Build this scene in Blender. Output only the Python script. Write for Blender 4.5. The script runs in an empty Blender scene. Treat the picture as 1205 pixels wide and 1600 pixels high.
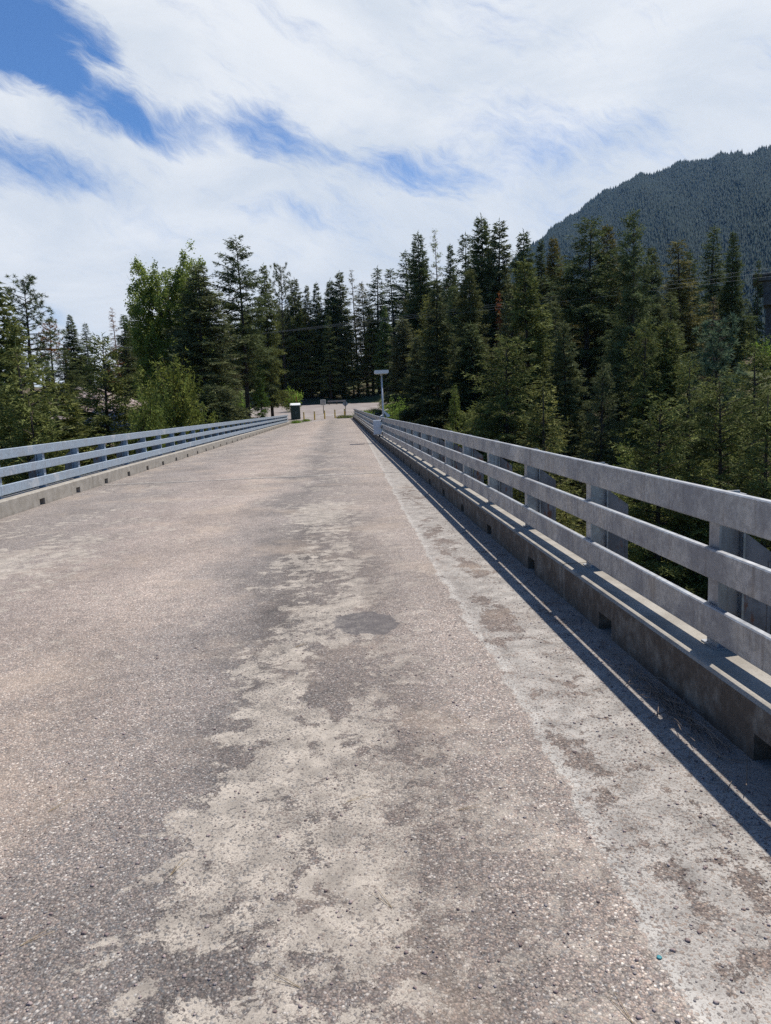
import bpy, math, random
import numpy as np
from mathutils import Vector, Matrix

scene = bpy.context.scene
COL = scene.collection
rng = np.random.default_rng(11)
random.seed(5)
R = math.radians

# ------------------------------------------------------------------ node helper
class NT:
    def __init__(s, tree):
        s.t = tree; s.t.nodes.clear()
    def n(s, kind, props=None, **inp):
        nd = s.t.nodes.new(kind)
        for k, v in (props or {}).items(): setattr(nd, k, v)
        for k, v in inp.items():
            key = int(k[1:]) if k[0] == 'i' and k[1:].isdigit() else k.replace('_', ' ')
            s.put(nd.inputs[key], v)
        return nd
    def put(s, sock, v):
        if isinstance(v, bpy.types.NodeSocket): s.t.links.new(v, sock)
        elif isinstance(v, bpy.types.Node): s.t.links.new(v.outputs[0], sock)
        else:
            if hasattr(sock.default_value, '__len__') and not hasattr(v, '__len__'): v = [v]*len(sock.default_value)
            if hasattr(v, '__len__') and len(sock.default_value) == 4 and len(v) == 3: v = (*v, 1)
            sock.default_value = v
    def m(s, op, a, b=0.0, c=None, clamp=False):
        nd = s.t.nodes.new('ShaderNodeMath'); nd.operation = op; nd.use_clamp = clamp
        s.put(nd.inputs[0], a); s.put(nd.inputs[1], b)
        if c is not None: s.put(nd.inputs[2], c)
        return nd.outputs[0]
    def mix(s, f, a, b, blend='MIX'):
        nd = s.t.nodes.new('ShaderNodeMix'); nd.data_type = 'RGBA'; nd.blend_type = blend
        s.put(nd.inputs[0], f); s.put(nd.inputs[6], a); s.put(nd.inputs[7], b)
        return nd.outputs[2]
    def step(s, v, lo, hi, a=0.0, b=1.0, smooth=True):
        nd = s.t.nodes.new('ShaderNodeMapRange'); nd.interpolation_type = 'SMOOTHSTEP' if smooth else 'LINEAR'
        for i, x in enumerate((v, lo, hi, a, b)): s.put(nd.inputs[i], x)
        return nd.outputs[0]
    def ramp(s, v, stops, interp='LINEAR'):
        nd = s.t.nodes.new('ShaderNodeValToRGB'); cr = nd.color_ramp; cr.interpolation = interp
        while len(cr.elements) < len(stops): cr.elements.new(0.5)
        for e, (p, c) in zip(cr.elements, stops):
            e.position = p; e.color = (*c, 1) if hasattr(c, '__len__') else (c, c, c, 1)
        s.put(nd.inputs[0], v); return nd.outputs[0]
    def noise(s, vec, scale, detail=4, rough=.55, dist=0.0):
        nd = s.n('ShaderNodeTexNoise', None, Vector=vec, Scale=scale, Detail=detail, Roughness=rough, Distortion=dist)
        return nd.outputs[0]
    def scalev(s, vec, sc, loc=(0, 0, 0), rot=(0, 0, 0)):
        return s.n('ShaderNodeMapping', None, Vector=vec, Location=loc, Rotation=rot, Scale=sc).outputs[0]

def material(name, build):
    m = bpy.data.materials.new(name); m.use_nodes = True
    t = NT(m.node_tree); out = t.n('ShaderNodeOutputMaterial')
    sh = build(t)
    t.t.links.new(sh.outputs[0] if isinstance(sh, bpy.types.Node) else sh, out.inputs[0])
    return m
def bsdf(t, col, rough=.8, bump=None, dist=.01, strength=.6, metal=0.0, spec=.3):
    p = t.n('ShaderNodeBsdfPrincipled', None, Base_Color=col, Roughness=rough, Metallic=metal)
    t.put(p.inputs['Specular IOR Level'], spec)
    if bump is not None:
        b = t.n('ShaderNodeBump', None, Height=bump, Strength=strength, Distance=dist)
        t.put(p.inputs['Normal'], b.outputs[0])
    return p
def obco(t): return t.n('ShaderNodeTexCoord').outputs['Object']
def sep(t, v):
    nd = t.n('ShaderNodeSeparateXYZ', None, Vector=v); return nd.outputs[0], nd.outputs[1], nd.outputs[2]

def blob(t, X, Y, x0, y0, rx, ry):
    a = t.m('DIVIDE', t.m('SUBTRACT', X, x0), rx); b = t.m('DIVIDE', t.m('SUBTRACT', Y, y0), ry)
    r = t.m('ADD', t.m('MULTIPLY', a, a), t.m('MULTIPLY', b, b))
    return t.m('MAXIMUM', t.m('SUBTRACT', 1.0, r), 0.0)

# ------------------------------------------------------------------ materials
def m_deck(t):
    P = obco(t); X, Y, Z = sep(t, P)
    flat = t.n('ShaderNodeCombineXYZ', None, X=X, Y=Y).outputs[0]
    big = t.noise(flat, .5, 4, .6)
    fbm = t.noise(t.scalev(flat, (1.0, .62, 1)), 1.9, 11, .66, .5)
    mott = t.noise(flat, 7.0, 7, .62)
    fine = t.noise(flat, 160.0, 3, .6)
    wx = t.m('MULTIPLY', t.m('SUBTRACT', t.noise(flat, 1.1, 5, .6), .5), .9)
    wy = t.m('MULTIPLY', t.m('SUBTRACT', t.noise(t.scalev(flat, (1, 1, 1), (7.3, 2.1, 0)), 1.3, 5, .6), .5), 1.0)
    Xw = t.m('ADD', X, t.m('MULTIPLY', wx, .55)); Yw = t.m('ADD', Y, wy)
    # where the thin cement wash still covers the aggregate, across the width of the deck
    u = t.step(Xw, -6.06, 1.9, 0, 1, False)
    bias = t.ramp(u, [(0, .50), (.14, .47), (.24, .38), (.42, .26), (.58, .22), (.655, .32), (.69, .54), (.76, .55), (.81, .46), (.86, .36), (1, .40)])
    bias = t.m('SUBTRACT', bias, t.m('MULTIPLY', t.step(Y, 7.5, 16), t.m('MULTIPLY', t.m('SUBTRACT', bias, .33), .9)))
    v = t.m('ADD', t.m('MULTIPLY', t.m('SUBTRACT', fbm, .5), 1.6), t.m('SUBTRACT', bias, .5))
    for x0, y0, rx, ry, a in [(-.14, 4.4, .17, .55, -.75), (-.53, 2.15, .16, .16, -.6), (-.45, 4.1, .35, .45, .35),
                              (-1.25, 3.4, .5, 2.6, -.5), (-5.3, 14.8, .8, 2.2, -.5), (-.35, 12.2, .6, 1.6, .4), (-.8, 6.3, .35, .9, -.2),
                              (-.55, 2.8, .3, .5, .25), (.05, 3.0, .6, .9, .18), (-3.9, 9, 1.0, 2.5, .25), (-4.5, 24, 1.2, 5, -.3), (-1.0, 9.2, .5, 1.2, -.3)]:
        v = t.m('ADD', v, t.m('MULTIPLY', blob(t, Xw, Yw, x0, y0, rx, ry), a))
    # seam between the travelled lane and the cement shoulder
    sx = t.m('ADD', .93, t.m('MULTIPLY', t.m('MAXIMUM', t.m('SUBTRACT', Y, 9.0), 0.0), .016))
    Xs = t.m('SUBTRACT', t.m('ADD', X, t.m('MULTIPLY', t.m('SUBTRACT', t.noise(flat, 1.6, 6, .62), .5), .28)), sx)
    shoulder = t.step(Xs, -.006, .012)
    lip = t.m('MULTIPLY', t.step(Xs, -.02, .0), t.step(Xs, .09, .01))
    vs = t.m('ADD', t.m('MULTIPLY', t.m('SUBTRACT', t.noise(t.scalev(flat, (1, .5, 1), (3, 1, 0)), 3.8, 11, .72, .4), .5), 2.4), t.m('ADD', .29, t.m('MULTIPLY', t.step(Y, 6, 14), .12)))
    for x0, y0, rx, ry, a in [(1.17, 5.7, .16, 1.0, -.45), (1.1, 3.35, .15, .6, -.40), (1.2, 9.6, .2, 1.6, -.45), (1.3, 7.4, .15, .7, -.4), (1.3, 2.2, .3, .5, -.25), (1.3, 14, .3, 2.5, -.4), (1.4, 22, .3, 5, -.3)]:
        vs = t.m('ADD', vs, t.m('MULTIPLY', blob(t, t.m('ADD', X, t.m('MULTIPLY', wx, .3)), Yw, x0, y0, rx, ry), a))
    v = t.m('ADD', t.m('MULTIPLY', v, t.m('SUBTRACT', 1, shoulder)), t.m('MULTIPLY', vs, shoulder))
    v = t.m('MAXIMUM', v, t.m('SUBTRACT', t.m('MULTIPLY', lip, .5), .3))
    # exposed pebbles
    vo = t.n('ShaderNodeTexVoronoi', None, Vector=flat, Scale=112.0)
    vo2 = t.n('ShaderNodeTexVoronoi', None, Vector=flat, Scale=240.0)
    rnd = sep(t, vo.outputs['Color'])[0]; rnd2 = sep(t, vo2.outputs['Color'])[1]
    stops = [(0, (.07, .063, .06)), (.17, (.145, .125, .118)), (.36, (.22, .185, .17)), (.50, (.25, .235, .22)), (.62, (.33, .265, .225)), (.76, (.165, .172, .178)), (.86, (.42, .365, .31)), (.95, (.66, .63, .58))]
    v = t.m('ADD', v, t.m('ADD', t.m('MULTIPLY', t.m('SUBTRACT', rnd, .5), .10), t.m('ADD', t.m('MULTIPLY', t.m('SUBTRACT', t.noise(flat, 6.0, 10, .74, .4), .5), 2.3), t.m('MULTIPLY', t.m('SUBTRACT', t.noise(flat, 30.0, 4, .7), .5), .3))))
    cem = t.step(v, -.022, .03)
    peb = t.ramp(rnd, stops, 'CONSTANT'); peb2 = t.ramp(rnd2, stops, 'CONSTANT')
    agg = t.mix(.42, peb, peb2)
    gap = t.step(vo.outputs['Distance'], .40, .75)
    agg = t.mix(t.m('MULTIPLY', gap, .45), agg, (.09, .08, .072))
    # lanes: pinkish tan where wheels wore the stone, darker beside them
    lane = t.ramp(t.step(t.m('ADD', X, t.m('MULTIPLY', t.m('SUBTRACT', big, .5), 2.6)), -6.06, 1.9, 0, 1, False),
                  [(0, (.95, .95, .95)), (.2, (.92, .92, .92)), (.38, (1.15, 1.1, 1.07)), (.52, (1.26, 1.2, 1.14)), (.6, (1.0, .99, .98)), (.66, (.70, .71, .72)), (.76, (.98, .97, .96)), (.9, (1.14, 1.11, 1.08)), (1, (.98, .97, .96))])
    agg = t.mix(1.0, agg, lane, 'MULTIPLY')
    agg = t.mix(1.0, agg, t.ramp(t.noise(t.scalev(flat, (1, .55, 1), (11, 4, 0)), .8, 6, .6), [(.3, .78), (.5, 1.0), (.7, 1.2)]), 'MULTIPLY')
    # yellow-brown dust between stones on the left lane
    fresh = t.m('MULTIPLY', t.step(bias, .38, .5), t.m('SUBTRACT', 1, shoulder))
    agg = t.mix(t.m('MULTIPLY', fresh, .62), agg, t.mix(1.0, agg, (.60, .59, .59), 'MULTIPLY'))
    agg = t.mix(t.m('MULTIPLY', shoulder, .7), agg, t.mix(1.0, agg, (.5, .47, .46), 'MULTIPLY'))
    dust = t.m('MULTIPLY', t.step(t.noise(flat, .75, 5, .6), .5, .68), .26)
    agg = t.mix(dust, agg, (.40, .32, .245))
    cemc = t.mix(t.step(mott, .3, .7), (.275, .247, .212), (.385, .348, .298))
    cemc = t.mix(shoulder, cemc, t.mix(t.step(mott, .3, .7), (.27, .258, .24), (.365, .35, .325)))
    cemc = t.mix(t.step(fine, .38, .62), t.mix(.35, cemc, (.14, .12, .1)), cemc)
    cemc = t.mix(t.m('MULTIPLY', lip, .5), cemc, (.43, .42, .39))
    # stones breaking through the cement, thicker in the strip left of the seam
    strip = t.m('MULTIPLY', t.step(Xw, .0, .35), t.m('SUBTRACT', 1, shoulder))
    thr = t.m('SUBTRACT', t.m('SUBTRACT', .74, t.m('MULTIPLY', strip, .34)), t.m('MULTIPLY', t.m('SUBTRACT', t.noise(flat, 2.3, 6, .65), .5), .9))
    show = t.m('GREATER_THAN', rnd, thr)
    show2 = t.m('MULTIPLY', t.m('GREATER_THAN', rnd2, t.m('ADD', thr, .1)), .7)
    m = t.m('MULTIPLY', cem, t.m('SUBTRACT', 1, t.m('MULTIPLY', t.m('MAXIMUM', show, show2), .85)))
    col = t.mix(m, agg, cemc)
    # one old tar spot and wide weathering
    tar = t.step(t.m('ADD', blob(t, Xw, Yw, .16, 5.75, .3, .4), t.m('MULTIPLY', t.m('SUBTRACT', t.noise(flat, 6.5, 8, .7), .5), 1.0)), .26, .40)
    col = t.mix(t.m('MULTIPLY', tar, t.m('ADD', .58, t.m('MULTIPLY', rnd, .34))), col, (.085, .08, .082))
    col = t.mix(1.0, col, t.ramp(mott, [(.25, (.9, .88, .86)), (.5, (1.19, 1.155, 1.115)), (.75, (1.36, 1.31, 1.26))]), 'MULTIPLY')
    # grit collected along the kerbs
    grit = t.m('MULTIPLY', t.step(t.m('ADD', X, t.m('MULTIPLY', wx, .25)), 1.45, 1.8), .55)
    col = t.mix(grit, col, t.mix(rnd, (.10, .085, .075), (.22, .18, .155)))
    h = t.m('ADD', t.m('MULTIPLY', t.m('SUBTRACT', 1, vo.outputs['Distance']), t.m('SUBTRACT', 1, t.m('MULTIPLY', m, .8))), t.m('MULTIPLY', fine, .35))
    h = t.m('ADD', h, t.m('MULTIPLY', cem, .35))
    return bsdf(t, col, .86, h, .006, .75, 0, .25)

def m_concrete(stain):  # stains on the sides; on the right curb they also paint in shade
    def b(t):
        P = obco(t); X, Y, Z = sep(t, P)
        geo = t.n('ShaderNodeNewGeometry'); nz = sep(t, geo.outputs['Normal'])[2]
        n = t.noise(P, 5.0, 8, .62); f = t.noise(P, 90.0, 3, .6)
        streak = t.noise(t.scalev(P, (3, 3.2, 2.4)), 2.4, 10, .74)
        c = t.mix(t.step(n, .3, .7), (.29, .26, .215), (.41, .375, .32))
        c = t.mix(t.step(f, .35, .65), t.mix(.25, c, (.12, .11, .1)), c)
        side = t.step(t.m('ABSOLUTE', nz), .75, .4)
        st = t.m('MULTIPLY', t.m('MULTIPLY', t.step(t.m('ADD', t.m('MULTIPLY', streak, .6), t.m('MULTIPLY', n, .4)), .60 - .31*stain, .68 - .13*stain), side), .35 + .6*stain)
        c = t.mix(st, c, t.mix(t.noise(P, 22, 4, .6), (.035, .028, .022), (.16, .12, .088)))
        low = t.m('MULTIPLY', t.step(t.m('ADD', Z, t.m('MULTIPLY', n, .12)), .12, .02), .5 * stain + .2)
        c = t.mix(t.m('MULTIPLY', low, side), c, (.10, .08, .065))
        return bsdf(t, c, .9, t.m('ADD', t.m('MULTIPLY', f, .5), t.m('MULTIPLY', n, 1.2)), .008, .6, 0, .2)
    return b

def m_galv(stain, cool, metal):  # cool tint paints sky reflection into the left rail; stains are its own
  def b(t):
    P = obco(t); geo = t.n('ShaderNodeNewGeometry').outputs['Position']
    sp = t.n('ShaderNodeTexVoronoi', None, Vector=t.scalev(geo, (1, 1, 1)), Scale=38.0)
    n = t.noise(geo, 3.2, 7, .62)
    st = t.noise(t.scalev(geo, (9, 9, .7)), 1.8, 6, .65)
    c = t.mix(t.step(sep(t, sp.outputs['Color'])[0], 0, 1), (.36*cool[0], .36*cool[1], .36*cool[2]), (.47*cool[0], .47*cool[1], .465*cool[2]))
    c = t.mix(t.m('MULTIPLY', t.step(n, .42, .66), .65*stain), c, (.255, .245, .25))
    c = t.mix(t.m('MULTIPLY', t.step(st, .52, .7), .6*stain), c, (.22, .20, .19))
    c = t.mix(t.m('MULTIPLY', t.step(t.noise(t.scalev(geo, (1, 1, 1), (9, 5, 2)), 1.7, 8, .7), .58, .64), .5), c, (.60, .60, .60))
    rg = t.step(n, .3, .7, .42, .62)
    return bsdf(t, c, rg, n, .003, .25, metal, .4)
  return b

def m_plate(t):   # weathered steel plates behind the posts: peeling whitish coat over rust
    P = t.n('ShaderNodeNewGeometry').outputs['Position']
    n = t.noise(P, 6, 8, .65); e = t.noise(t.scalev(P, (1, 1, .25)), 14, 6, .6)
    c = t.mix(t.step(n, .4, .6), (.16, .15, .15), (.26, .24, .235))
    c = t.mix(t.step(e, .56, .64), c, (.20, .085, .05))
    return bsdf(t, c, .75, n, .004, .4)

def m_simple(col, rough=.6, metal=0.0, var=.25, scale=8.0, spec=.35, bump=.15):
    def b(t):
        P = obco(t); n = t.noise(P, scale, 6, .6)
        c = t.mix(1.0, (*col,), t.ramp(n, [(.3, 1 - var), (.7, 1 + var * .6)]), 'MULTIPLY')
        return bsdf(t, c, rough, n, .004, bump, metal, spec)
    return b

def m_leaf(base, tipc, trans=.3):
    def b(t):
        oi = t.n('ShaderNodeObjectInfo'); P = t.n('ShaderNodeTexCoord').outputs['Object']
        n = t.noise(P, .9, 4, .6); n2 = t.noise(P, 7, 3, .6)
        c = t.mix(t.step(t.m('ADD', t.m('MULTIPLY', n, .6), t.m('MULTIPLY', n2, .4)), .36, .62), base, tipc)
        c = t.mix(1.0, c, oi.outputs['Color'], 'MULTIPLY')
        d = t.n('ShaderNodeBsdfPrincipled', None, Base_Color=c, Roughness=.75)
        t.put(d.inputs['Specular IOR Level'], .12)
        tr = t.n('ShaderNodeBsdfTranslucent', None, Color=c)
        return t.n('ShaderNodeMixShader', None, i0=trans, i1=d.outputs[0], i2=tr.outputs[0])
    return b

def m_bark(t):
    P = obco(t); n = t.noise(t.scalev(P, (1, 1, .2)), 9, 6, .65)
    c = t.mix(t.step(n, .35, .65), (.030, .023, .018), (.105, .08, .062))
    return bsdf(t, c, .9, n, .03, .8, 0, .1)
def m_bark_tint(t):
    oi = t.n('ShaderNodeObjectInfo'); P = obco(t); n = t.noise(t.scalev(P, (1, 1, .2)), 9, 6, .65)
    c = t.mix(t.step(n, .35, .65), (.05, .042, .036), (.15, .125, .105))
    c = t.mix(1.0, c, oi.outputs['Color'], 'MULTIPLY')
    return bsdf(t, c, .9, n, .03, .8, 0, .1)

def m_ground(t):
    P = obco(t); n = t.noise(P, .12, 8, .6); f = t.noise(P, 1.7, 7, .65); g = t.noise(P, 14, 4, .6)
    c = t.mix(t.step(f, .35, .65), (.075, .058, .04), (.15, .125, .085))
    c = t.mix(t.step(n, .42, .58), c, t.mix(g, (.05, .062, .026), (.12, .13, .055)))
    c = t.mix(t.step(t.noise(P, .3, 6, .7), .63, .72), c, (.24, .21, .175))
    return bsdf(t, c, .95, t.m('ADD', f, t.m('MULTIPLY', g, .3)), .12, .8, 0, .1)

def m_lot(t):
    P = obco(t); n = t.noise(P, .5, 7, .6); f = t.noise(P, 22, 5, .65)
    c = t.mix(t.step(n, .35, .65), (.235, .20, .18), (.32, .285, .26))
    c = t.mix(t.m('MULTIPLY', t.step(f, .4, .6), .3), c, (.16, .14, .125))
    return bsdf(t, c, .92, f, .01, .5, 0, .15)

def m_mountain(t):
    P = obco(t); n = t.noise(P, .006, 8, .62); f = t.noise(P, .05, 6, .6)
    c = t.mix(t.step(f, .35, .65), (.014, .022, .013), (.03, .038, .022))
    c = t.mix(t.step(n, .54, .68), c, (.09, .095, .05))
    return bsdf(t, c, .95, f, 2.0, .5, 0, .05)

def m_rock(t):
    P = obco(t); oi = t.n('ShaderNodeNewGeometry').outputs['Random Per Island']
    n = t.noise(P, 3, 6, .65)
    c = t.ramp(oi, [(0, (.16, .12, .11)), (.35, (.30, .23, .21)), (.7, (.38, .31, .285)), (1, (.24, .22, .215))])
    c = t.mix(1.0, c, t.ramp(n, [(.3, .75), (.7, 1.2)]), 'MULTIPLY')
    return bsdf(t, c, .9, n, .05, .7, 0, .15)

MAT = {}
def M(k): return MAT[k]
for k, b in dict(
    deck=m_deck, curb_stained_shaded=m_concrete(1.0), curb_clean=m_concrete(.15), old_concrete=m_concrete(.55), dark_concrete=m_simple((.14, .128, .12), .9, 0, .45, 1.5, .15, .4), galvanised=m_galv(1.0, (.93, .96, 1.0), .8), galvanised_clean_skylit=m_galv(.6, (.84, 1.02, 1.2), .3), plate=m_plate,
    needles=m_leaf((.045, .056, .025), (.205, .222, .092), .24), soft_needles=m_leaf((.06, .075, .05), (.16, .175, .11), .25),
    leaves=m_leaf((.06, .085, .03), (.19, .24, .09), .5), dead_twig=m_bark_tint, bark=m_bark,
    ground=m_ground, lot=m_lot, mountain=m_mountain, rock=m_rock,
    far_needles=m_leaf((.004, .014, .013), (.013, .032, .026), .15),
    lamp_grey=m_simple((.50, .51, .52), .5, .2, .12), box_grey=m_simple((.60, .62, .63), .5, .1, .1), lamp_white=m_simple((.72, .71, .69), .5, 0, .1), lens=m_simple((.62, .62, .60), .3, 0, .05),
    bollard_yellow=m_simple((.78, .52, .06), .55, 0, .3), pale_cap=m_simple((.62, .56, .40), .7, 0, .15), cabinet_green=m_simple((.035, .06, .052), .5, 0, .2), white_lid=m_simple((.80, .80, .79), .5, 0, .08),
    sign_white=m_simple((.70, .67, .60), .6, 0, .12), sign_print=m_simple((.16, .13, .11), .7, 0, .2), sign_back=m_simple((.34, .36, .38), .4, .6, .15), wood=m_simple((.20, .15, .11), .85, 0, .35), pole_wood=m_simple((.085, .07, .06), .9, 0, .35),
    red_paint=m_simple((.34, .06, .04), .6, 0, .2), rust_rail=m_simple((.34, .31, .28), .8, .2, .3), wire=m_simple((.30, .31, .32), .5, .3, .05), white_paint=m_simple((.74, .73, .70), .7, 0, .2, 14),
    straw=m_simple((.36, .27, .15), .8, 0, .3), dry_twig=m_simple((.19, .145, .11), .9, 0, .4), teal=m_simple((.05, .24, .27), .55, 0, .3, 300), black=m_simple((.02, .02, .022), .5, 0, .1), seal=m_simple((.045, .042, .04), .8, 0, .2), joint_lip=m_simple((.46, .43, .39), .85, 0, .2, 20),
).items(): MAT[k] = material(k, b)

# ------------------------------------------------------------------ mesh helpers
class MB:
    """collects verts and faces, links them as ONE mesh object"""
    def __init__(s): s.v = []; s.f = []; s.mi = []
    def add(s, vs, fs, mi=0):
        o = len(s.v); s.v.extend([tuple(map(float, v)) for v in vs])
        for f in fs: s.f.append([o + i for i in f]); s.mi.append(mi)
        return s
    def box(s, x0, x1, y0, y1, z0, z1, mi=0):
        vs = [(x, y, z) for z in (z0, z1) for y in (y0, y1) for x in (x0, x1)]
        return s.add(vs, [(0, 2, 3, 1), (4, 5, 7, 6), (0, 1, 5, 4), (2, 6, 7, 3), (0, 4, 6, 2), (1, 3, 7, 5)], mi)
    def cbox(s, x0, x1, y0, y1, z0, z1, c=.01, mi=0):
        """box with all its edges chamfered"""
        sgn = [(-1, -1), (1, -1), (1, 1), (-1, 1)]
        cx, cy, hx, hy = (x0+x1)/2, (y0+y1)/2, (x1-x0)/2, (y1-y0)/2
        rings = []
        for z, k in ((z0, c), (z0 + c, 0), (z1 - c, 0), (z1, c)):
            ring = []
            for a, b in sgn:
                p = [(cx + a*(hx-k), cy + b*(hy-k-c)), (cx + a*(hx-k-c), cy + b*(hy-k))]
                if a*b < 0: ring += [p[1], p[0]] if a > 0 else [p[1], p[0]]
                else: ring += p
            ring.sort(key=lambda q: math.atan2((q[1]-cy)/max(hy, 1e-6), (q[0]-cx)/max(hx, 1e-6)))
            rings.append([(q[0], q[1], z) for q in ring])
        n = 8; vs = sum(rings, []); fs = [tuple(range(n-1, -1, -1)), tuple(range(3*n, 4*n))]
        for r in range(3):
            for i in range(n): fs.append((r*n+i, r*n+(i+1) % n, (r+1)*n+(i+1) % n, (r+1)*n+i))
        return s.add(vs, fs, mi)
    def tube(s, pts, rad, n=8, mi=0, cap=True):
        pts = [Vector(p) for p in pts]; rad = rad if hasattr(rad, '__len__') else [rad]*len(pts)
        vs = []
        for i, p in enumerate(pts):
            d = (pts[min(i+1, len(pts)-1)] - pts[max(i-1, 0)]).normalized()
            a = d.cross(Vector((0, 0, 1)) if abs(d.z) < .95 else Vector((1, 0, 0))).normalized(); b = d.cross(a)
            for k in range(n):
                t = 2*math.pi*k/n; vs.append(p + (a*math.cos(t) + b*math.sin(t))*rad[i])
        fs = [(i*n+k, i*n+(k+1) % n, (i+1)*n+(k+1) % n, (i+1)*n+k) for i in range(len(pts)-1) for k in range(n)]
        if cap: fs += [tuple(range(n-1, -1, -1)), tuple(range((len(pts)-1)*n, len(pts)*n))]
        return s.add(vs, fs, mi)
    def prism(s, poly, axis, a0, a1, mi=0, cuts=1):
        """extrude a 2-D outline along an axis"""
        def put(p, t): return {'x': (t, p[0], p[1]), 'y': (p[0], t, p[1]), 'z': (p[0], p[1], t)}[axis]
        n = len(poly); vs = []
        for i in range(cuts+1):
            t = a0 + (a1-a0)*i/cuts; vs += [put(p, t) for p in poly]
        fs = [tuple(range(n-1, -1, -1)), tuple(range(cuts*n, (cuts+1)*n))]
        fs += [(r*n+i, r*n+(i+1) % n, (r+1)*n+(i+1) % n, (r+1)*n+i) for r in range(cuts) for i in range(n)]
        return s.add(vs, fs, mi)
    def mesh(s, name, mats, smooth=False):
        me = bpy.data.meshes.new(name); me.from_pydata(s.v, [], s.f)
        for m in (mats if isinstance(mats, (list, tuple)) else [mats]): me.materials.append(MAT[m])
        me.polygons.foreach_set('material_index', s.mi)
        if smooth: me.polygons.foreach_set('use_smooth', [True]*len(me.polygons))
        me.update()
        import bmesh as bm_
        b = bm_.new(); b.from_mesh(me); bm_.ops.recalc_face_normals(b, faces=b.faces); b.to_mesh(me); b.free()
        return me
    def build(s, name, mats, parent=None, smooth=False, loc=None):
        return link(name, s.mesh(name, mats, smooth), parent, loc)
def link(name, me, parent=None, loc=None):
    o = bpy.data.objects.new(name, me); COL.objects.link(o)
    if parent is not None: o.parent = parent
    if loc is not None: o.location = loc
    return o
def tag(o, label=None, cat=None, group=None, kind=None):
    for k, v in (('label', label), ('category', cat), ('group', group), ('kind', kind)):
        if v: o[k] = v
    return o
def thing(name, label, cat, loc=(0, 0, 0), group=None, rz=0):
    o = bpy.data.objects.new(name, None); COL.objects.link(o); o.location = loc; o.rotation_euler = (0, 0, rz)
    return tag(o, label, cat, group)
def np_mesh(name, V, F, mats, midx=None, smooth=False):
    """fast mesh from numpy arrays; F is (n,3) or (n,4)"""
    me = bpy.data.meshes.new(name); k = F.shape[1]
    me.vertices.add(len(V)); me.vertices.foreach_set('co', np.ascontiguousarray(V, np.float32).ravel())
    me.loops.add(F.size); me.loops.foreach_set('vertex_index', np.ascontiguousarray(F, np.int32).ravel())
    me.polygons.add(len(F)); me.polygons.foreach_set('loop_start', np.arange(0, F.size, k, dtype=np.int32))
    me.polygons.foreach_set('loop_total', np.full(len(F), k, np.int32))
    for m in (mats if isinstance(mats, (list, tuple)) else [mats]): me.materials.append(MAT[m])
    if midx is not None: me.polygons.foreach_set('material_index', np.ascontiguousarray(midx, np.int32))
    if smooth: me.polygons.foreach_set('use_smooth', np.ones(len(F), bool))
    me.update(calc_edges=True); me.validate()
    return me

# ------------------------------------------------------------------ look
EXPOSURE = 0.3
CLOUD_HI = (6.9, 7.15, 7.5); CLOUD_LO = (5.4, 5.9, 6.6); CLOUD_HZ = (5.6, 6.2, 7.1)
SKY_TINT = (.50, .74, 1.02)
HAZE = .00003
DENOISE = False
# ------------------------------------------------------------------ camera
H = 1.7259
cam_d = bpy.data.cameras.new('camera'); cam = bpy.data.objects.new('camera', cam_d); COL.objects.link(cam)
cam_d.sensor_fit = 'VERTICAL'; cam_d.sensor_height = 24.0; cam_d.lens = 24.0*1150.0/1600.0
cam_d.clip_start = .05; cam_d.clip_end = 12000
pitch, yaw, roll = .1449, .0578, .0415
Fw = Vector((math.sin(yaw)*math.cos(pitch), math.cos(yaw)*math.cos(pitch), -math.sin(pitch)))
Rt = Vector((math.cos(yaw), -math.sin(yaw), 0)); Up = Rt.cross(Fw)
R2 = math.cos(roll)*Rt - math.sin(roll)*Up; U2 = math.sin(roll)*Rt + math.cos(roll)*Up
mw = Matrix((R2, U2, -Fw)).transposed().to_4x4(); mw.translation = (0, 0, H)
cam.matrix_world = mw; scene.camera = cam

# ------------------------------------------------------------------ light and sky
SUN = Vector((.40, .31, 1.0)).normalized()
sd = bpy.data.lights.new('sun', 'SUN'); sd.energy = 4.6; sd.angle = R(.5); sd.color = (1.0, .955, .89)
so = bpy.data.objects.new('sun', sd); COL.objects.link(so); so.rotation_euler = SUN.to_track_quat('Z', 'Y').to_euler()
w = bpy.data.worlds.new('World'); scene.world = w; w.use_nodes = True
t = NT(w.node_tree); wo = t.n('ShaderNodeOutputWorld')
sky = t.n('ShaderNodeTexSky'); sky.sky_type = 'NISHITA'; sky.sun_disc = False
sky.sun_elevation = math.asin(SUN.z); sky.sun_rotation = math.atan2(SUN.x, SUN.y); sky.altitude = 700; sky.dust_density = .4; sky.air_density = 1.0; sky.ozone_density = 1.6
D = t.n('ShaderNodeTexCoord').outputs['Generated']; dx, dy, dz = sep(t, D)
az = t.m('MULTIPLY', t.m('ARCTAN2', dx, dy), 57.29578); el = t.m('MULTIPLY', t.m('ARCSINE', dz), 57.29578)
ae = t.n('ShaderNodeCombineXYZ', None, X=az, Y=el).outputs[0]
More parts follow.
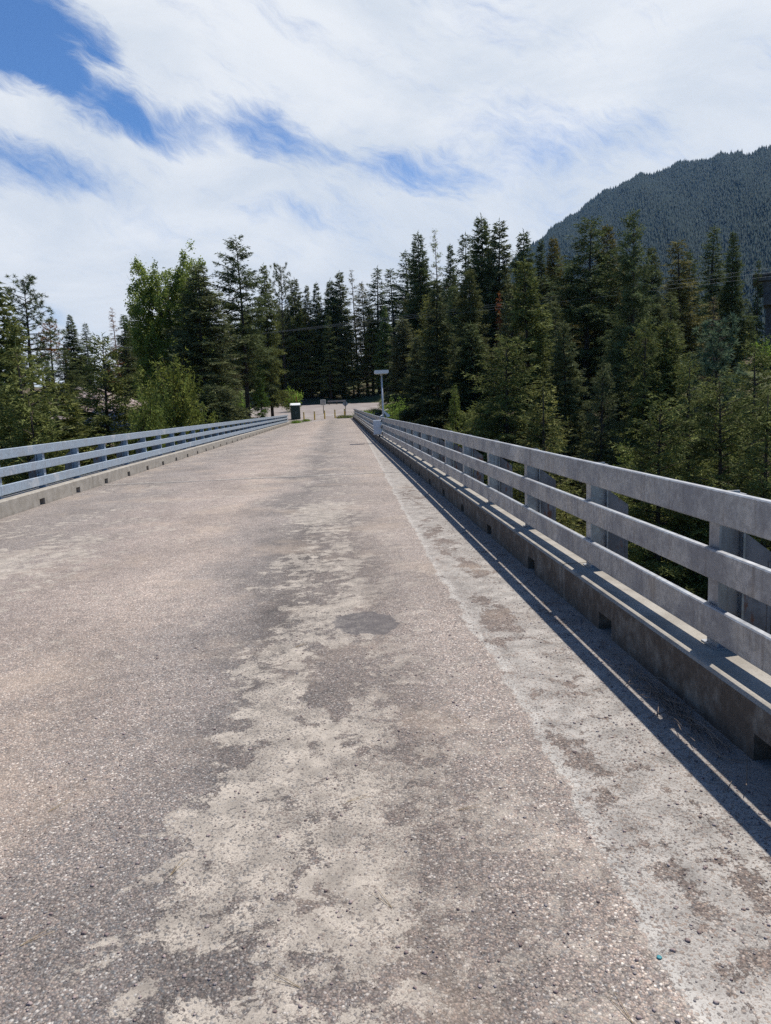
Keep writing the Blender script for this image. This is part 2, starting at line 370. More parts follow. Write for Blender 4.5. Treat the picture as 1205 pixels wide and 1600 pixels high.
# cirrus streaks run down to the right
ca, sa = math.cos(R(24)), math.sin(R(24))
su = t.m('SUBTRACT', t.m('MULTIPLY', az, ca), t.m('MULTIPLY', el, sa)); sv = t.m('ADD', t.m('MULTIPLY', az, sa), t.m('MULTIPLY', el, ca))
bend = t.m('MULTIPLY', t.m('SUBTRACT', t.noise(ae, .07, 4, .55), .5), 9.0)
svb = t.m('ADD', sv, bend)
def streak(fu, fv, off, det, rough, dist=0.0):
    v_ = t.n('ShaderNodeCombineXYZ', None, X=t.m('MULTIPLY', su, fu), Y=t.m('MULTIPLY', svb, fv), Z=off).outputs[0]
    return t.noise(v_, 1.0, det, rough, dist)
w1 = t.m('MULTIPLY', t.m('SUBTRACT', streak(.10, .3, 3.1, 6, .62), .5), 8.0)
w2 = t.m('MULTIPLY', t.m('SUBTRACT', streak(.14, .5, 8.4, 7, .64), .5), 4.0)
azw = t.m('ADD', az, w1); elw = t.m('ADD', el, w2)
cl = streak(.06, .20, 0.0, 8, .6, .4); wisp = streak(.16, .50, 5.0, 11, .70, .1); fib = streak(.22, 1.9, 9.0, 6, .62, .1)
cov = t.m('ADD', .90, t.m('ADD', t.m('MULTIPLY', t.m('SUBTRACT', cl, .5), 1.0), t.m('ADD', t.m('MULTIPLY', t.m('SUBTRACT', wisp, .5), 1.0), t.m('MULTIPLY', t.m('SUBTRACT', fib, .5), .22))))
for a0, e0, ra, re, rot, amp in [(-21.5, 24.2, 7.0, 4.0, 10, 1.15), (-14.5, 20.2, 7.8, 2.3, 22, .76), (-4.0, 18.8, 7.0, 2.1, 14, .58), (7.0, 16.3, 6.5, 1.8, 12, .5), (-22.0, 16.6, 6.5, 2.3, 10, .60), (14, 18.5, 6, 4, 0, .22), (21.5, 17, 4, 2.5, 0, .2), (0, 13.5, 7, 2.0, 10, .2)]:
    c_, s_ = math.cos(R(rot)), math.sin(R(rot))
    a = t.m('SUBTRACT', azw, a0); b = t.m('SUBTRACT', elw, e0)
    ar = t.m('ADD', t.m('MULTIPLY', a, c_), t.m('MULTIPLY', b, -s_)); br = t.m('ADD', t.m('MULTIPLY', a, s_), t.m('MULTIPLY', b, c_))
    cov = t.m('SUBTRACT', cov, t.m('MULTIPLY', blob(t, ar, br, 0, 0, ra, re), amp))
# unseen sky overhead and behind the viewer cleared to deepen the shadows
cov = t.m('SUBTRACT', cov, t.m('MULTIPLY', t.step(el, 32, 48), .85))
cov = t.m('SUBTRACT', cov, t.m('MULTIPLY', t.step(t.m('ABSOLUTE', t.m('SUBTRACT', az, 8)), 38, 70), .85))
cm = t.m('POWER', t.step(cov, .10, .92), 1.0)
shade = t.step(t.noise(t.scalev(ae, (.05, .11, 1), (2, 9, 0), (0, 0, R(18))), 1.0, 7, .6, .5), .34, .66)
cc = t.mix(shade, CLOUD_LO, CLOUD_HI)
cc = t.mix(t.step(el, 11.0, 4.0, 0, .35), cc, CLOUD_HZ)
blue = t.mix(1.0, sky.outputs[0], SKY_TINT, 'MULTIPLY')
bg = t.n('ShaderNodeBackground', None, Color=t.mix(cm, blue, cc), Strength=.1)
t.t.links.new(bg.outputs[0], wo.inputs[0])

scene.view_settings.view_transform = 'Standard'; scene.view_settings.look = 'None'
scene.view_settings.exposure = EXPOSURE; scene.view_settings.gamma = 1.0
scene.cycles.use_denoising = DENOISE
scene.cycles.max_bounces = 6; scene.cycles.diffuse_bounces = 3; scene.cycles.transparent_max_bounces = 4
scene.cycles.volume_bounces = 0; scene.cycles.caustics_reflective = False; scene.cycles.caustics_refractive = False
scene.cycles.sample_clamp_indirect = 4.0

# ------------------------------------------------------------------ the lie of the land
XL, XR, YL, YR, Y0 = -6.06, 1.864, 92.0, 97.5, -26.0
def zf(x, y):
    """fall across the deck: level at the near end, tipping to the left towards the far end"""
    y = np.minimum(np.asarray(y, float), 100.0)
    l = -.0029*np.maximum(0, y-20); r = -.055*np.exp(-((y-36)/14.0)**2) + .0035*np.maximum(0, y-55)
    k = (np.asarray(x, float)-XL)/(XR-XL)
    return l + (r-l)*k
def lot_z(x, y):
    k = np.clip((y-97)/14.0, 0, 1); k = k*k*(3-2*k)
    up = .052*np.maximum(0, y-97.5)
    return zf(np.clip(x, -12, 8), 97.5)*(1-k) + up
CP = np.array([(0, 0, -16), (0, 30, -16), (0, 60, -13), (0, 80, -7.5), (0, 90, -3.0),
 (-25, 20, -12), (-20, 40, -11), (-30, 40, -7), (-22, 60, -5), (-24, 77, 4.0), (-24, 86, 7.4), (-27, 82, 6.2), (-36, 92, 6), (-30, 65, 0), (-14, 75, -3), (-11, 86, -1), (-45, 50, -2), (-60, 90, 7), (-60, 40, 2), (-20, 105, 2.2), (-40, 125, 6), (-14, 100, .2),
 (20, 20, -14), (15, 45, -12), (25, 45, -10), (26, 63, -4), (26.5, 73, -4.8), (40, 40, -9), (40, 70, 0), (58, 99, 5.2), (75, 110, 7.5), (50, 85, 3), (12, 80, -5), (11, 93, -2), (20, 105, 0), (40, 120, 5), (20, 140, 4), (60, 60, -2), (80, 70, 4), (66, 112, 6.5),
 (0, 150, 3.2), (0, 180, 8), (-30, 160, 7), (30, 170, 8), (0, -40, -14), (40, -40, -8), (-40, -40, -8), (0, 260, 14), (120, 150, 10), (-120, 150, 10), (120, 0, 0), (-120, 0, 2), (0, -150, 0)], float)
LOT = [(-6.6, 97.3), (2.6, 97.3), (5, 104), (8.5, 114), (10, 128), (9, 139), (-4, 141), (-16, 138), (-34, 139), (-52, 142), (-52, 130), (-34, 126), (-18, 118), (-9.5, 106)]
def in_lot(x, y, grow=0.0):
    """1 inside the lot outline, 0 beyond 'grow' metres outside it"""
    x = np.asarray(x, float); y = np.asarray(y, float); ins = np.zeros(x.shape, bool); dm = np.full(x.shape, 1e9)
    for (ax, ay), (bx, by) in zip(LOT, LOT[1:]+LOT[:1]):
        c = ((ay > y) != (by > y)); xi = (bx-ax)*(y-ay)/((by-ay) if by != ay else 1e-9)+ax
        ins ^= c & (x < xi)
        ex, ey = bx-ax, by-ay; k = np.clip(((x-ax)*ex+(y-ay)*ey)/(ex*ex+ey*ey), 0, 1)
        dm = np.minimum(dm, np.hypot(x-ax-k*ex, y-ay-k*ey))
    d = np.where(ins, 0, dm)
    return np.clip(1-d/max(grow, 1e-6), 0, 1)
def ground_z(x, y):
    x = np.asarray(x, float); y = np.asarray(y, float)
    d2 = (x[..., None]-CP[:, 0])**2 + (y[..., None]-CP[:, 1])**2
    wt = np.exp(-d2/(2*11.0**2)) + 60.0/(d2+400.0)**1.5
    z = (wt*CP[:, 2]).sum(-1)/wt.sum(-1)
    z = z + .5*np.sin(x*.21+1.3)*np.sin(y*.17) + .25*np.sin(x*.53+y*.41) + .12*np.sin(x*1.1-y*.8)
    r = np.hypot(x, y-60); k = np.clip((r-220)/300.0, 0, 1); k = k*k*(3-2*k)
    z = z*(1-k) + k*(2.0 + 6*np.sin(x*.004)*np.sin(y*.003))
    b = in_lot(x, y, 5.0); b = b*b*(3-2*b)
    z = z*(1-b) + (lot_z(x, y)-.14)*b
    # the ravine stays clear below the deck
    u = (np.abs(x+2.1) < 7) & (y < 97.2)
    return np.where(u, np.minimum(z, -.9), z)

rr = np.concatenate([np.linspace(0, 120, 81), 120*np.geomspace(1.03, 29, 50)]); aa = np.linspace(0, 2*math.pi, 241)[:-1]
gx = (rr[:, None]*np.cos(aa)).ravel(); gy = (60 + rr[:, None]*np.sin(aa)).ravel()
nr, na = len(rr), len(aa); i, j = np.meshgrid(np.arange(nr-1), np.arange(na), indexing='ij')
Fq = np.stack([i*na+j, (i+1)*na+j, (i+1)*na+(j+1) % na, i*na+(j+1) % na], -1).reshape(-1, 4)
tag(link('ground', np_mesh('ground', np.stack([gx, gy, ground_z(gx, gy)], 1), Fq, 'ground', smooth=True)), kind='structure')

# parking lot at the far end: one sheet fitted to its outline
def poly_sheet(poly, zfun, step):
    import bmesh as bm_
    b = bm_.new(); vs = [b.verts.new((x, y, 0)) for x, y in poly]; b.faces.new(vs)
    for k in range(0, 2):
        lo = min(p[k] for p in poly); hi = max(p[k] for p in poly); c = lo+step
        while c < hi:
            no = (1, 0, 0) if k == 0 else (0, 1, 0)
            bm_.ops.bisect_plane(b, geom=b.verts[:]+b.edges[:]+b.faces[:], plane_co=(c, c, 0), plane_no=no); c += step
    for v in b.verts: v.co.z = float(zfun(v.co.x, v.co.y))
    bm_.ops.recalc_face_normals(b, faces=b.faces)
    me = bpy.data.meshes.new('parking_lot'); b.to_mesh(me); b.free(); return me
me = poly_sheet(LOT, lambda x, y: lot_z(np.float64(x), np.float64(y))-.004, 2.0); me.materials.append(MAT['lot'])
if me.polygons[0].normal.z < 0: me.flip_normals()
tag(link('parking_lot', me), kind='structure')
mk = MB()
for x0, x1, y0 in ((-5.6, 2.2, 107.2),):
    xs = np.linspace(x0, x1, 9)
    vs = [(x, y0+dy_+.12*x, float(lot_z(x, y0+dy_+.12*x))+.004) for x in xs for dy_ in (0, .22)]
    mk.add(vs, [(2*i, 2*i+2, 2*i+3, 2*i+1) for i in range(8)])
tag(mk.build('painted_line', 'white_paint'), kind='structure')

# ------------------------------------------------------------------ bridge deck
def strip(y0, y1, n, prof):
    ys = np.linspace(y0, y1, n+1); k = len(prof); V = []
    for y in ys:
        for x, z in prof: V.append((x, y, z + float(zf(x, y))))
    Fs = [(r*k+c, r*k+c+1, (r+1)*k+c+1, (r+1)*k+c) for r in range(n) for c in range(k-1)]
    return V, Fs
deck = MB(); V, Fs = strip(Y0, YR, 70, [(x, 0) for x in np.linspace(XL-.4, XR+.4, 11)]); deck.add(V, Fs)
V, Fs = strip(Y0, YR, 30, [(XR+.4, 0), (XR+.4, -.35), (XL-.4, -.35), (XL-.4, 0)]); deck.add(V, Fs, 1)
do = deck.build('bridge_deck', ['deck', 'old_concrete']); tag(do, kind='structure')
if do.data.polygons[0].normal.z < 0: do.data.flip_normals()
jn = MB()
for y in (18.85, 49.6, 80.0):
    for x0, x1 in [(XL+.02, XR-.02)]:
        xs = np.linspace(x0, x1, 9)
        V = [(x, y+d+.03*math.sin(x*2.1), float(zf(x, y))+.004) for x in xs for d in (-.02, .02)]
        jn.add(V, [(2*i, 2*i+2, 2*i+3, 2*i+1) for i in range(8)], 0)
        V = [(x, y+d+.03*math.sin(x*2.1), float(zf(x, y))+.005) for x in xs for d in (.025, .09)]
        jn.add(V, [(2*i, 2*i+2, 2*i+3, 2*i+1) for i in range(8)], 1)
tag(jn.build('deck_joint', ['seal', 'joint_lip']), kind='structure')

BAY = 2.0778
def warp(me, ox=0, oy=0):
    n = len(me.vertices); co = np.empty(n*3, np.float32); me.vertices.foreach_get('co', co); co = co.reshape(-1, 3)
    co[:, 2] += zf(co[:, 0]+ox, co[:, 1]+oy); me.vertices.foreach_set('co', co.ravel()); me.update()

# kerbs: cast in lengths of three bays, a square scupper under each bay
def curb(side, label, mat, y_end, y_first):
    root = thing('concrete_curb', label, 'curb', (0, 0, 0), 'concrete curbs along the deck edges')
    face = XR if side > 0 else XL; CH = .30; wd = .40
    k0 = math.ceil((Y0+1-y_first)/BAY); k = k0
    while y_first + k*BAY < y_end - 1:
        cs = [y_first + (k+i)*BAY for i in range(3)]
        ya, yb = cs[0]-BAY/2+.008, min(cs[-1]+BAY/2-.008, y_end)
        pts = [(ya, -.02)]
        for c in cs:
            if c + .2 < yb: pts += [(c-.13, -.02), (c-.13, .135), (c+.13, .135), (c+.13, -.02)]
        pts += [(yb, -.02), (yb, CH-.02), (ya, CH-.02)]
        mb = MB()
        x0, x1 = (face, face+wd) if side > 0 else (face-wd, face)
        mb.prism(pts, 'x', x0, x1)
        # slightly crowned, rounded top course
        s = 1 if side > 0 else -1
        top = [(face, CH-.0195), (face+s*.012, CH-.006), (face+s*.03, CH), (face+s*(wd-.02), CH), (face+s*wd, CH-.0195)]
        mb.prism(top, 'y', ya, yb, cuts=2)
        o = mb.build('curb_segment', mat, root); warp(o.data)
        k += 3
    return root
curb(1, 'brown stained concrete curb in shade under the near right railing', 'curb_stained_shaded', YR-.3, 3.0136)
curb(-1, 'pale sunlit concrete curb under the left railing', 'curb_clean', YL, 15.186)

# railings: H posts, three box rails in 7-bay lengths, weathered plates behind the posts
def railing(side, label, y_end, y_first, y_joint, steel):
    root = thing('bridge_railing', label, 'railing', (0, 0, 0), 'steel bridge railings')
    s = side; fx = 2.0 if s > 0 else -6.20
    for zb, zt in ((1.015, 1.20), (.70, .868), (.362, .545)):
        y = y_joint - 7*BAY*math.ceil((y_joint-Y0)/(7*BAY)) + 7*BAY
        while y < y_end-.5:
            ya, yb = y+.004, min(y+7*BAY-.004, y_end); d = .045; c = .007
            x0, x1 = (fx, fx+d) if s > 0 else (fx-d, fx)
            pr = [(x0+c, zb), (x1-c, zb), (x1, zb+c), (x1, zt-c), (x1-c, zt), (x0+c, zt), (x0, zt-c), (x0, zb+c)]
            o = MB().prism(pr, 'y', ya, yb, cuts=8).build('rail', steel, root); warp(o.data)
            y += 7*BAY
    post_me = plate_me = None; k = math.ceil((Y0+1-y_first)/BAY)
    f0 = fx + s*.046
    while y_first + k*BAY < y_end-.2:
        y = y_first + k*BAY
        if post_me is None:
            p = MB()     # front flange, web, back flange, foot plate, two rail bolts
            a = sorted((0, s*.012)); p.box(a[0], a[1], -.055, .055, .01, 1.19)
            a = sorted((s*.012, s*.138)); p.box(a[0], a[1], -.006, .006, .01, 1.17)
            a = sorted((s*.138, s*.150)); p.box(a[0], a[1], -.055, .055, .01, 1.15)
            a = sorted((-s*.02, s*.175)); p.box(a[0], a[1], -.085, .085, 0, .012)
            for z in (.12, .145):
                p.tube([(s*.16, .06, 0), (s*.16, .06, .05)], .014, 6)
            post_me = p.mesh('post', steel)
            q = MB()
            def X(v): return s*v
            out = [(X(.168), .645), (X(.335), .515), (X(.335), -.75), (X(.168), -.75)]
            q.prism(out, 'y', -.012, .012)
            a = sorted((X(.310), X(.322))); q.box(a[0], a[1], .0125, .05, -.75, .50); q.box(a[0], a[1], -.016, -.0125, -.75, .47)
            plate_me = q.mesh('bracket_plate', 'plate')
        z = float(zf(f0, y)) + .30
        link('post', post_me, root, (f0, y, z)).scale = (1, 1, .895/1.19)
        link('bracket_plate', plate_me, root, (f0, y, z))
        k += 1
    return root
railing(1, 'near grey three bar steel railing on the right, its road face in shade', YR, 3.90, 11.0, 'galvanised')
railing(-1, 'sunlit bluish three bar steel railing along the left edge of the bridge', YL, 15.95, 28.3, 'galvanised_clean_skylit')
TREES=[
(-16.59,38.58,8.95,'fir',1.1,(1.18, 1.18, 0.85),'tall fir cut off by the left edge of the view, its branches reaching in'),
(-26.62,66.90,13.55,'pine',1.15,(0.85, 0.93, 0.86),'open crowned pine with bare dark trunk standing above the left utility pole'),
(-29.33,79.78,11.55,'pine',0.9,(2.4, 1.1, 0.8),'small pine with browning crown just right of the tall open pine at far left'),
(-29.49,87.14,13.21,'fir',0.9,(0.98, 1.06, 1.02),'dark pointed fir rising behind the right end of the utility pole crossarm'),
(-30.02,93.29,13.00,'spire',0.8,(0.85, 0.93, 0.86),'short thin spire just right of the dark pointed fir behind the utility pole'),
(-13.55,43.96,6.48,'pine_fir',1.0,(1.18, 1.18, 0.85),'olive yellow fir with visible trunk in front of the rubble slope'),
(-27.35,96.19,15.08,'snag',1.0,(2.4, 1.1, 0.8),'reddish half dead conifer left of the big broadleaf tree'),
(-25.54,93.58,13.86,'spire',1.1,(0.85, 0.93, 0.86),'narrow dark spruce between the reddish half dead conifer and the broadleaf tree'),
(-16.39,76.26,16.78,'cotton',1.05,(1.7, 1.6, 1.0),'big light green broadleaf tree with upswept leafy branches on the left bank'),
(-12.21,68.93,14.98,'fir',1.25,(1.0, 1.0, 1.0),'broad dark fir overlapping the right side of the broadleaf tree'),
(-10.02,83.40,20.35,'pine_fir',1.0,(0.85, 0.93, 0.86),'tallest conifer on the left bank, open blue green tiers on a dark trunk'),
(-8.58,97.62,20.09,'fir',0.8,(1.18, 1.18, 0.85),'broad conical olive fir beside the tallest left bank conifer'),
(-9.92,146.66,28.41,'pine',0.8,(1.0, 1.0, 1.0),'slim pine peeking out just right of the broad conical olive fir'),
(-7.35,148.82,26.80,'fir',1.0,(1.0, 1.0, 1.0),'mid green fir with slender pale tip at the left back of the lot'),
(-3.17,147.97,25.69,'fir',0.9,(0.85, 0.93, 0.86),'dark fir with rounded top at the back of the lot, behind the green cabinet'),
(-0.66,148.00,26.22,'fir',0.9,(0.85, 0.93, 0.86),'dark fir behind the notice board, slightly lower than its right neighbour'),
(1.27,147.99,27.72,'fir',1.05,(1.0, 1.0, 1.0),'full fir rising straight behind the notice board at the back of the lot'),
(4.28,150.54,28.32,'snag',1.0,(1.6, 1.3, 1.3),'grey topped thinning conifer right of the fir behind the notice board'),
(6.00,147.88,25.52,'spire',1.0,(1.6, 1.3, 1.3),'low greyish spire between the grey topped conifer and the twin dark spires'),
(8.60,149.75,28.54,'spire',1.25,(0.85, 0.93, 0.86),'left one of two twin dark spires above the street lamp'),
(11.61,148.15,27.92,'spire',1.25,(0.85, 0.93, 0.86),'right one of two twin dark spires above the street lamp'),
(14.98,149.85,31.52,'spire',1.2,(0.85, 0.93, 0.86),'sparse ragged conifer tucked against the left side of the dense dark spruce'),
(12.84,111.26,26.30,'fir',0.95,(0.85, 0.93, 0.86),'dense dark tall spruce just left of the bare white snag'),
(16.03,113.88,27.26,'snag',0.9,(2.6, 2.5, 2.6),'bare whitish dead snag without needles on the skyline'),
(18.10,114.58,25.24,'fir',0.75,(0.98, 1.06, 1.02),'bluish medium conifer just right of the bare white snag'),
(19.67,110.26,25.90,'spire',1.1,(0.85, 0.93, 0.86),'thin sparse spire left of the tallest double topped fir'),
(19.89,98.00,25.43,'fir',0.95,(0.85, 0.93, 0.86),'tallest fir right of the lamp, left top of the double topped pair'),
(20.96,95.73,24.15,'fir',1.0,(1.0, 1.0, 1.0),'second fir of the double topped pair, leaning on the tallest one'),
(23.68,93.03,22.23,'fir',0.95,(0.85, 0.93, 0.86),'dark fir standing where the mountain slope meets the sky'),
(26.71,96.37,21.74,'fir',0.7,(0.85, 0.93, 0.86),'slim dark fir at the foot of the mountain ridge line'),
(28.01,93.91,21.78,'fir',0.7,(1.35, 1.02, 0.78),'slim fir with rusty brown middle branches in front of the mountain'),
(25.73,75.75,19.60,'pine_fir',1.35,(0.85, 0.93, 0.86),'massive dark fir with thick trunk in front of the mountain'),
(29.27,78.74,19.54,'fir',0.85,(1.35, 1.05, 0.8),'brown topped fir between the massive dark fir and the bent top pine'),
(25.36,63.09,17.03,'pine_fir',0.75,(0.98, 1.06, 1.02),'tall pine with bent tip and long straight dark trunk, right bank'),
(30.88,71.62,15.77,'fir',0.8,(1.0, 1.0, 1.0),'mid height fir hugging the right side of the bent top pine'),
(38.94,83.35,18.60,'spire',1.5,(1.4, 1.15, 0.95),'brownish thinning fir in front of the mountain face'),
(41.39,85.51,17.87,'spire',1.1,(0.85, 0.93, 0.86),'dark narrow fir directly right of the brownish thinning fir'),
(49.20,96.14,22.81,'spire',1.3,(0.98, 1.06, 1.02),'slender bluish spire standing against the mountain face'),
(45.83,84.35,19.60,'fir',0.85,(0.85, 0.93, 0.86),'dark full fir left of the concrete bridge pier'),
(56.04,96.97,18.48,'spire',0.55,(0.85, 0.93, 0.86),'small dark spire rising behind the deck of the concrete bridge'),
(39.58,76.35,11.47,'snag',1.3,(1.6, 1.3, 1.3),'grey twiggy dead tree among green ones left of the concrete pier'),
(28.57,55.03,6.74,'pale',1.0,(1.25, 1.5, 1.35),'pale blue green young pine with long soft needles, right bank'),
(24.63,54.71,7.22,'fir',0.95,(1.18, 1.18, 0.85),'olive fir of middle height in the right bank stand, below the brownish fir'),
(22.41,53.50,7.38,'young',0.9,(1.18, 1.18, 0.85),'yellowish young fir half in front of the bent top pine trunk'),
(20.97,43.18,4.16,'young',1.0,(1.18, 1.18, 0.85),'olive young fir under the pale blue green pine'),
(18.68,35.37,2.66,'young',1.0,(1.18, 1.18, 0.85),'near olive fir with full drooping branches, right bank below the pale pine'),
(21.85,38.19,4.55,'young',0.95,(1.18, 1.18, 0.85),'near olive fir by the right edge in front of the concrete pier'),
(17.51,29.15,2.01,'young',1.0,(1.18, 1.18, 0.85),'nearest olive fir cut by the right edge above the railing'),
(11.19,40.48,2.91,'young',1.15,(1.6, 1.45, 1.05),'light dusty green fir with grey tip above the middle of the right railing'),
(15.46,34.71,1.67,'young',1.0,(1.3, 1.3, 0.95),'green young fir with visible thin trunk above the near right railing'),
(16.04,40.97,-0.76,'young',0.8,(1.4, 1.55, 0.85),'small bright green sapling between the two big trunks above the right railing'),
(15.70,59.98,12.84,'fir',1.1,(1.18, 1.18, 0.85),'olive green fir with bare trunk showing, under the dark fir at the ridge line'),
(17.07,55.43,7.42,'fir',0.9,(1.0, 1.0, 1.0),'mid green fir beneath the massive dark fir, on its left'),
(18.66,51.74,4.31,'young',0.8,(1.0, 1.0, 1.0),'green fir low in front of the trunk of the massive dark fir'),
(10.48,81.33,13.39,'young',1.15,(1.5, 1.35, 0.85),'olive fir with spreading tiers in front of the dense dark spruce'),
(8.40,77.55,8.73,'fir',1.0,(1.0, 1.0, 1.0),'short green fir close behind the street lamp, on its right'),
(12.64,54.55,6.46,'young',1.2,(1.18, 1.18, 0.85),'wide olive fir halfway along the right railing'),
(13.18,70.78,9.28,'fir',1.1,(0.85, 0.93, 0.86),'dark shaded fir below the double topped pair'),
(20.04,89.79,14.48,'snag',0.8,(3.0, 1.0, 0.6),'rusty red dead top among dark firs below the double topped pair'),
(7.13,147.83,22.94,'young',1.0,(1.18, 1.18, 0.85),'olive fir in front of the left twin spire'),
(10.61,148.62,18.05,'young',0.95,(1.2, 1.2, 1.0),'soft green fir directly behind the street lamp head'),
(9.57,61.26,3.17,'young',0.7,(1.4, 1.55, 0.85),'bright green little fir behind the right railing near the lamp'),
(6.59,91.76,1.07,'sapling',0.9,(1.4, 1.55, 0.85),'bright green sapling behind the railing just right of the lamp pole'),
(-8.47,83.57,6.57,'young',0.55,(1.1, 1.5, 0.8),'fresh green small fir at the far end of the left railing'),
(-12.20,33.87,3.55,'fir',1.3,(1.1, 1.05, 0.7),'dark trunked fir leaning into view left of the olive yellow fir'),
(-11.89,28.63,4.72,'young',1.15,(1.18, 1.18, 0.85),'big olive fir at the left edge rising over the left railing'),
(-11.01,27.91,2.99,'young',0.9,(1.2, 1.2, 0.8),'green fir low between the left edge fir and the dark trunked fir'),
(-9.32,43.00,3.80,'bushtree',0.55,(1.5, 1.5, 0.75),'bushy round topped yellow green fir below the broadleaf tree'),
(-9.69,38.81,2.16,'bushtree',0.4,(1.3, 1.4, 0.75),'low bushy fir at the left rail under the rubble slope'),
(-11.22,65.04,4.10,'fir',1.1,(0.85, 0.93, 0.86),'dark low fir in the shade of the broadleaf tree'),
(-5.02,147.11,25.02,'fir',0.85,(1.2, 1.1, 0.9),'light edged fir left of the dark round topped fir at the lot'),
(-11.01,149.60,22.68,'young',1.0,(1.18, 1.18, 0.85),'second row olive fir right behind the fresh green small fir'),
(-6.87,147.84,21.34,'young',1.1,(1.1, 1.2, 0.8),'wide skirted fir at the left edge of the parking lot'),
(3.25,146.96,17.63,'young',1.0,(1.3, 1.3, 1.0),'grey green fir behind the diamond sign'),
(-1.60,150.99,16.37,'fir',1.0,(0.85, 0.93, 0.86),'shaded fir behind the row of yellow bollards'),
]
SKYLINE=[(-26.2, 5.8), (-23.3, 5.5), (-21.8, 4.7), (-21.0, 4.8), (-18.9, 5.2), (-17.3, 4.1), (-15.8, 4.1), (-14.9, 7.2), (-13.0, 8.9), (-10.3, 8.9), (-9.1, 6.7), (-7.2, 8.0), (-5.2, 8.0), (-2.9, 7.5), (0.5, 7.8), (3.9, 7.7), (5.8, 9.0), (6.9, 10.7), (8.7, 9.7), (11.6, 10.9), (13.9, 9.4), (15.8, 8.8), (18.9, 9.9), (22.0, 8.8), (25.0, 8.1), (27.1, 7.4), (28.7, 7.3), (29.9, 5.5), (30.9, 2.0), (34.5, 1.8)]
NEARLINE=[(-26.6, 2.5), (-23.6, 2.5), (-21.4, 0.6), (-17.6, 0.5), (-15.5, -0.5), (-10.9, 0.2), (-6.3, -0.5), (5.5, -0.5), (8.4, -0.6), (13.3, 0.7), (18.0, -1.0), (22.5, -1.6), (26.8, 0.1), (31.0, 0.3), (34.6, 0.1)]
# ------------------------------------------------------------------ tree builders (numpy)
def unit(v): return v/np.maximum(np.linalg.norm(v, axis=-1, keepdims=True), 1e-9)
def tufts(g, P, Dr, ln, wd, jit=.42):
    """one thin triangle per row: base at P, pointing along Dr with jitter"""
    n = len(P); d = unit(Dr + g.normal(0, jit, (n, 3))); side = unit(np.cross(d, g.normal(0, 1, (n, 3))))
    L = (ln*g.uniform(.65, 1.35, n))[:, None]; W = (wd*g.uniform(.7, 1.3, n))[:, None]
    V = np.stack([P-side*W, P+side*W, P+d*L + side*W*.15], 1).reshape(-1, 3)
    return V
def trunk_mesh(name, H_, r0, g, bend=.012, n=9, top=.97, mat='bark', lean=None):
    m = MB(); k = 14; pts = []; rad = []; ph = g.uniform(0, 6.28, 4)
    for i in range(k+1):
        u = i/k; pts.append((bend*H_*math.sin(u*3+ph[0])*u, bend*H_*math.sin(u*2.3+ph[1])*u, u*H_*top - (.6 if i == 0 else 0)))
        rad.append(r0*((1-u)**.85*.93+.05)*(1.35 if i == 0 else 1))
    m.tube(pts, rad, n); return m.mesh(name, mat, True), pts
def axis_at(pts, z):
    zs = [p[2] for p in pts]; return np.array([np.interp(z, zs, [p[0] for p in pts]), np.interp(z, zs, [p[1] for p in pts])])

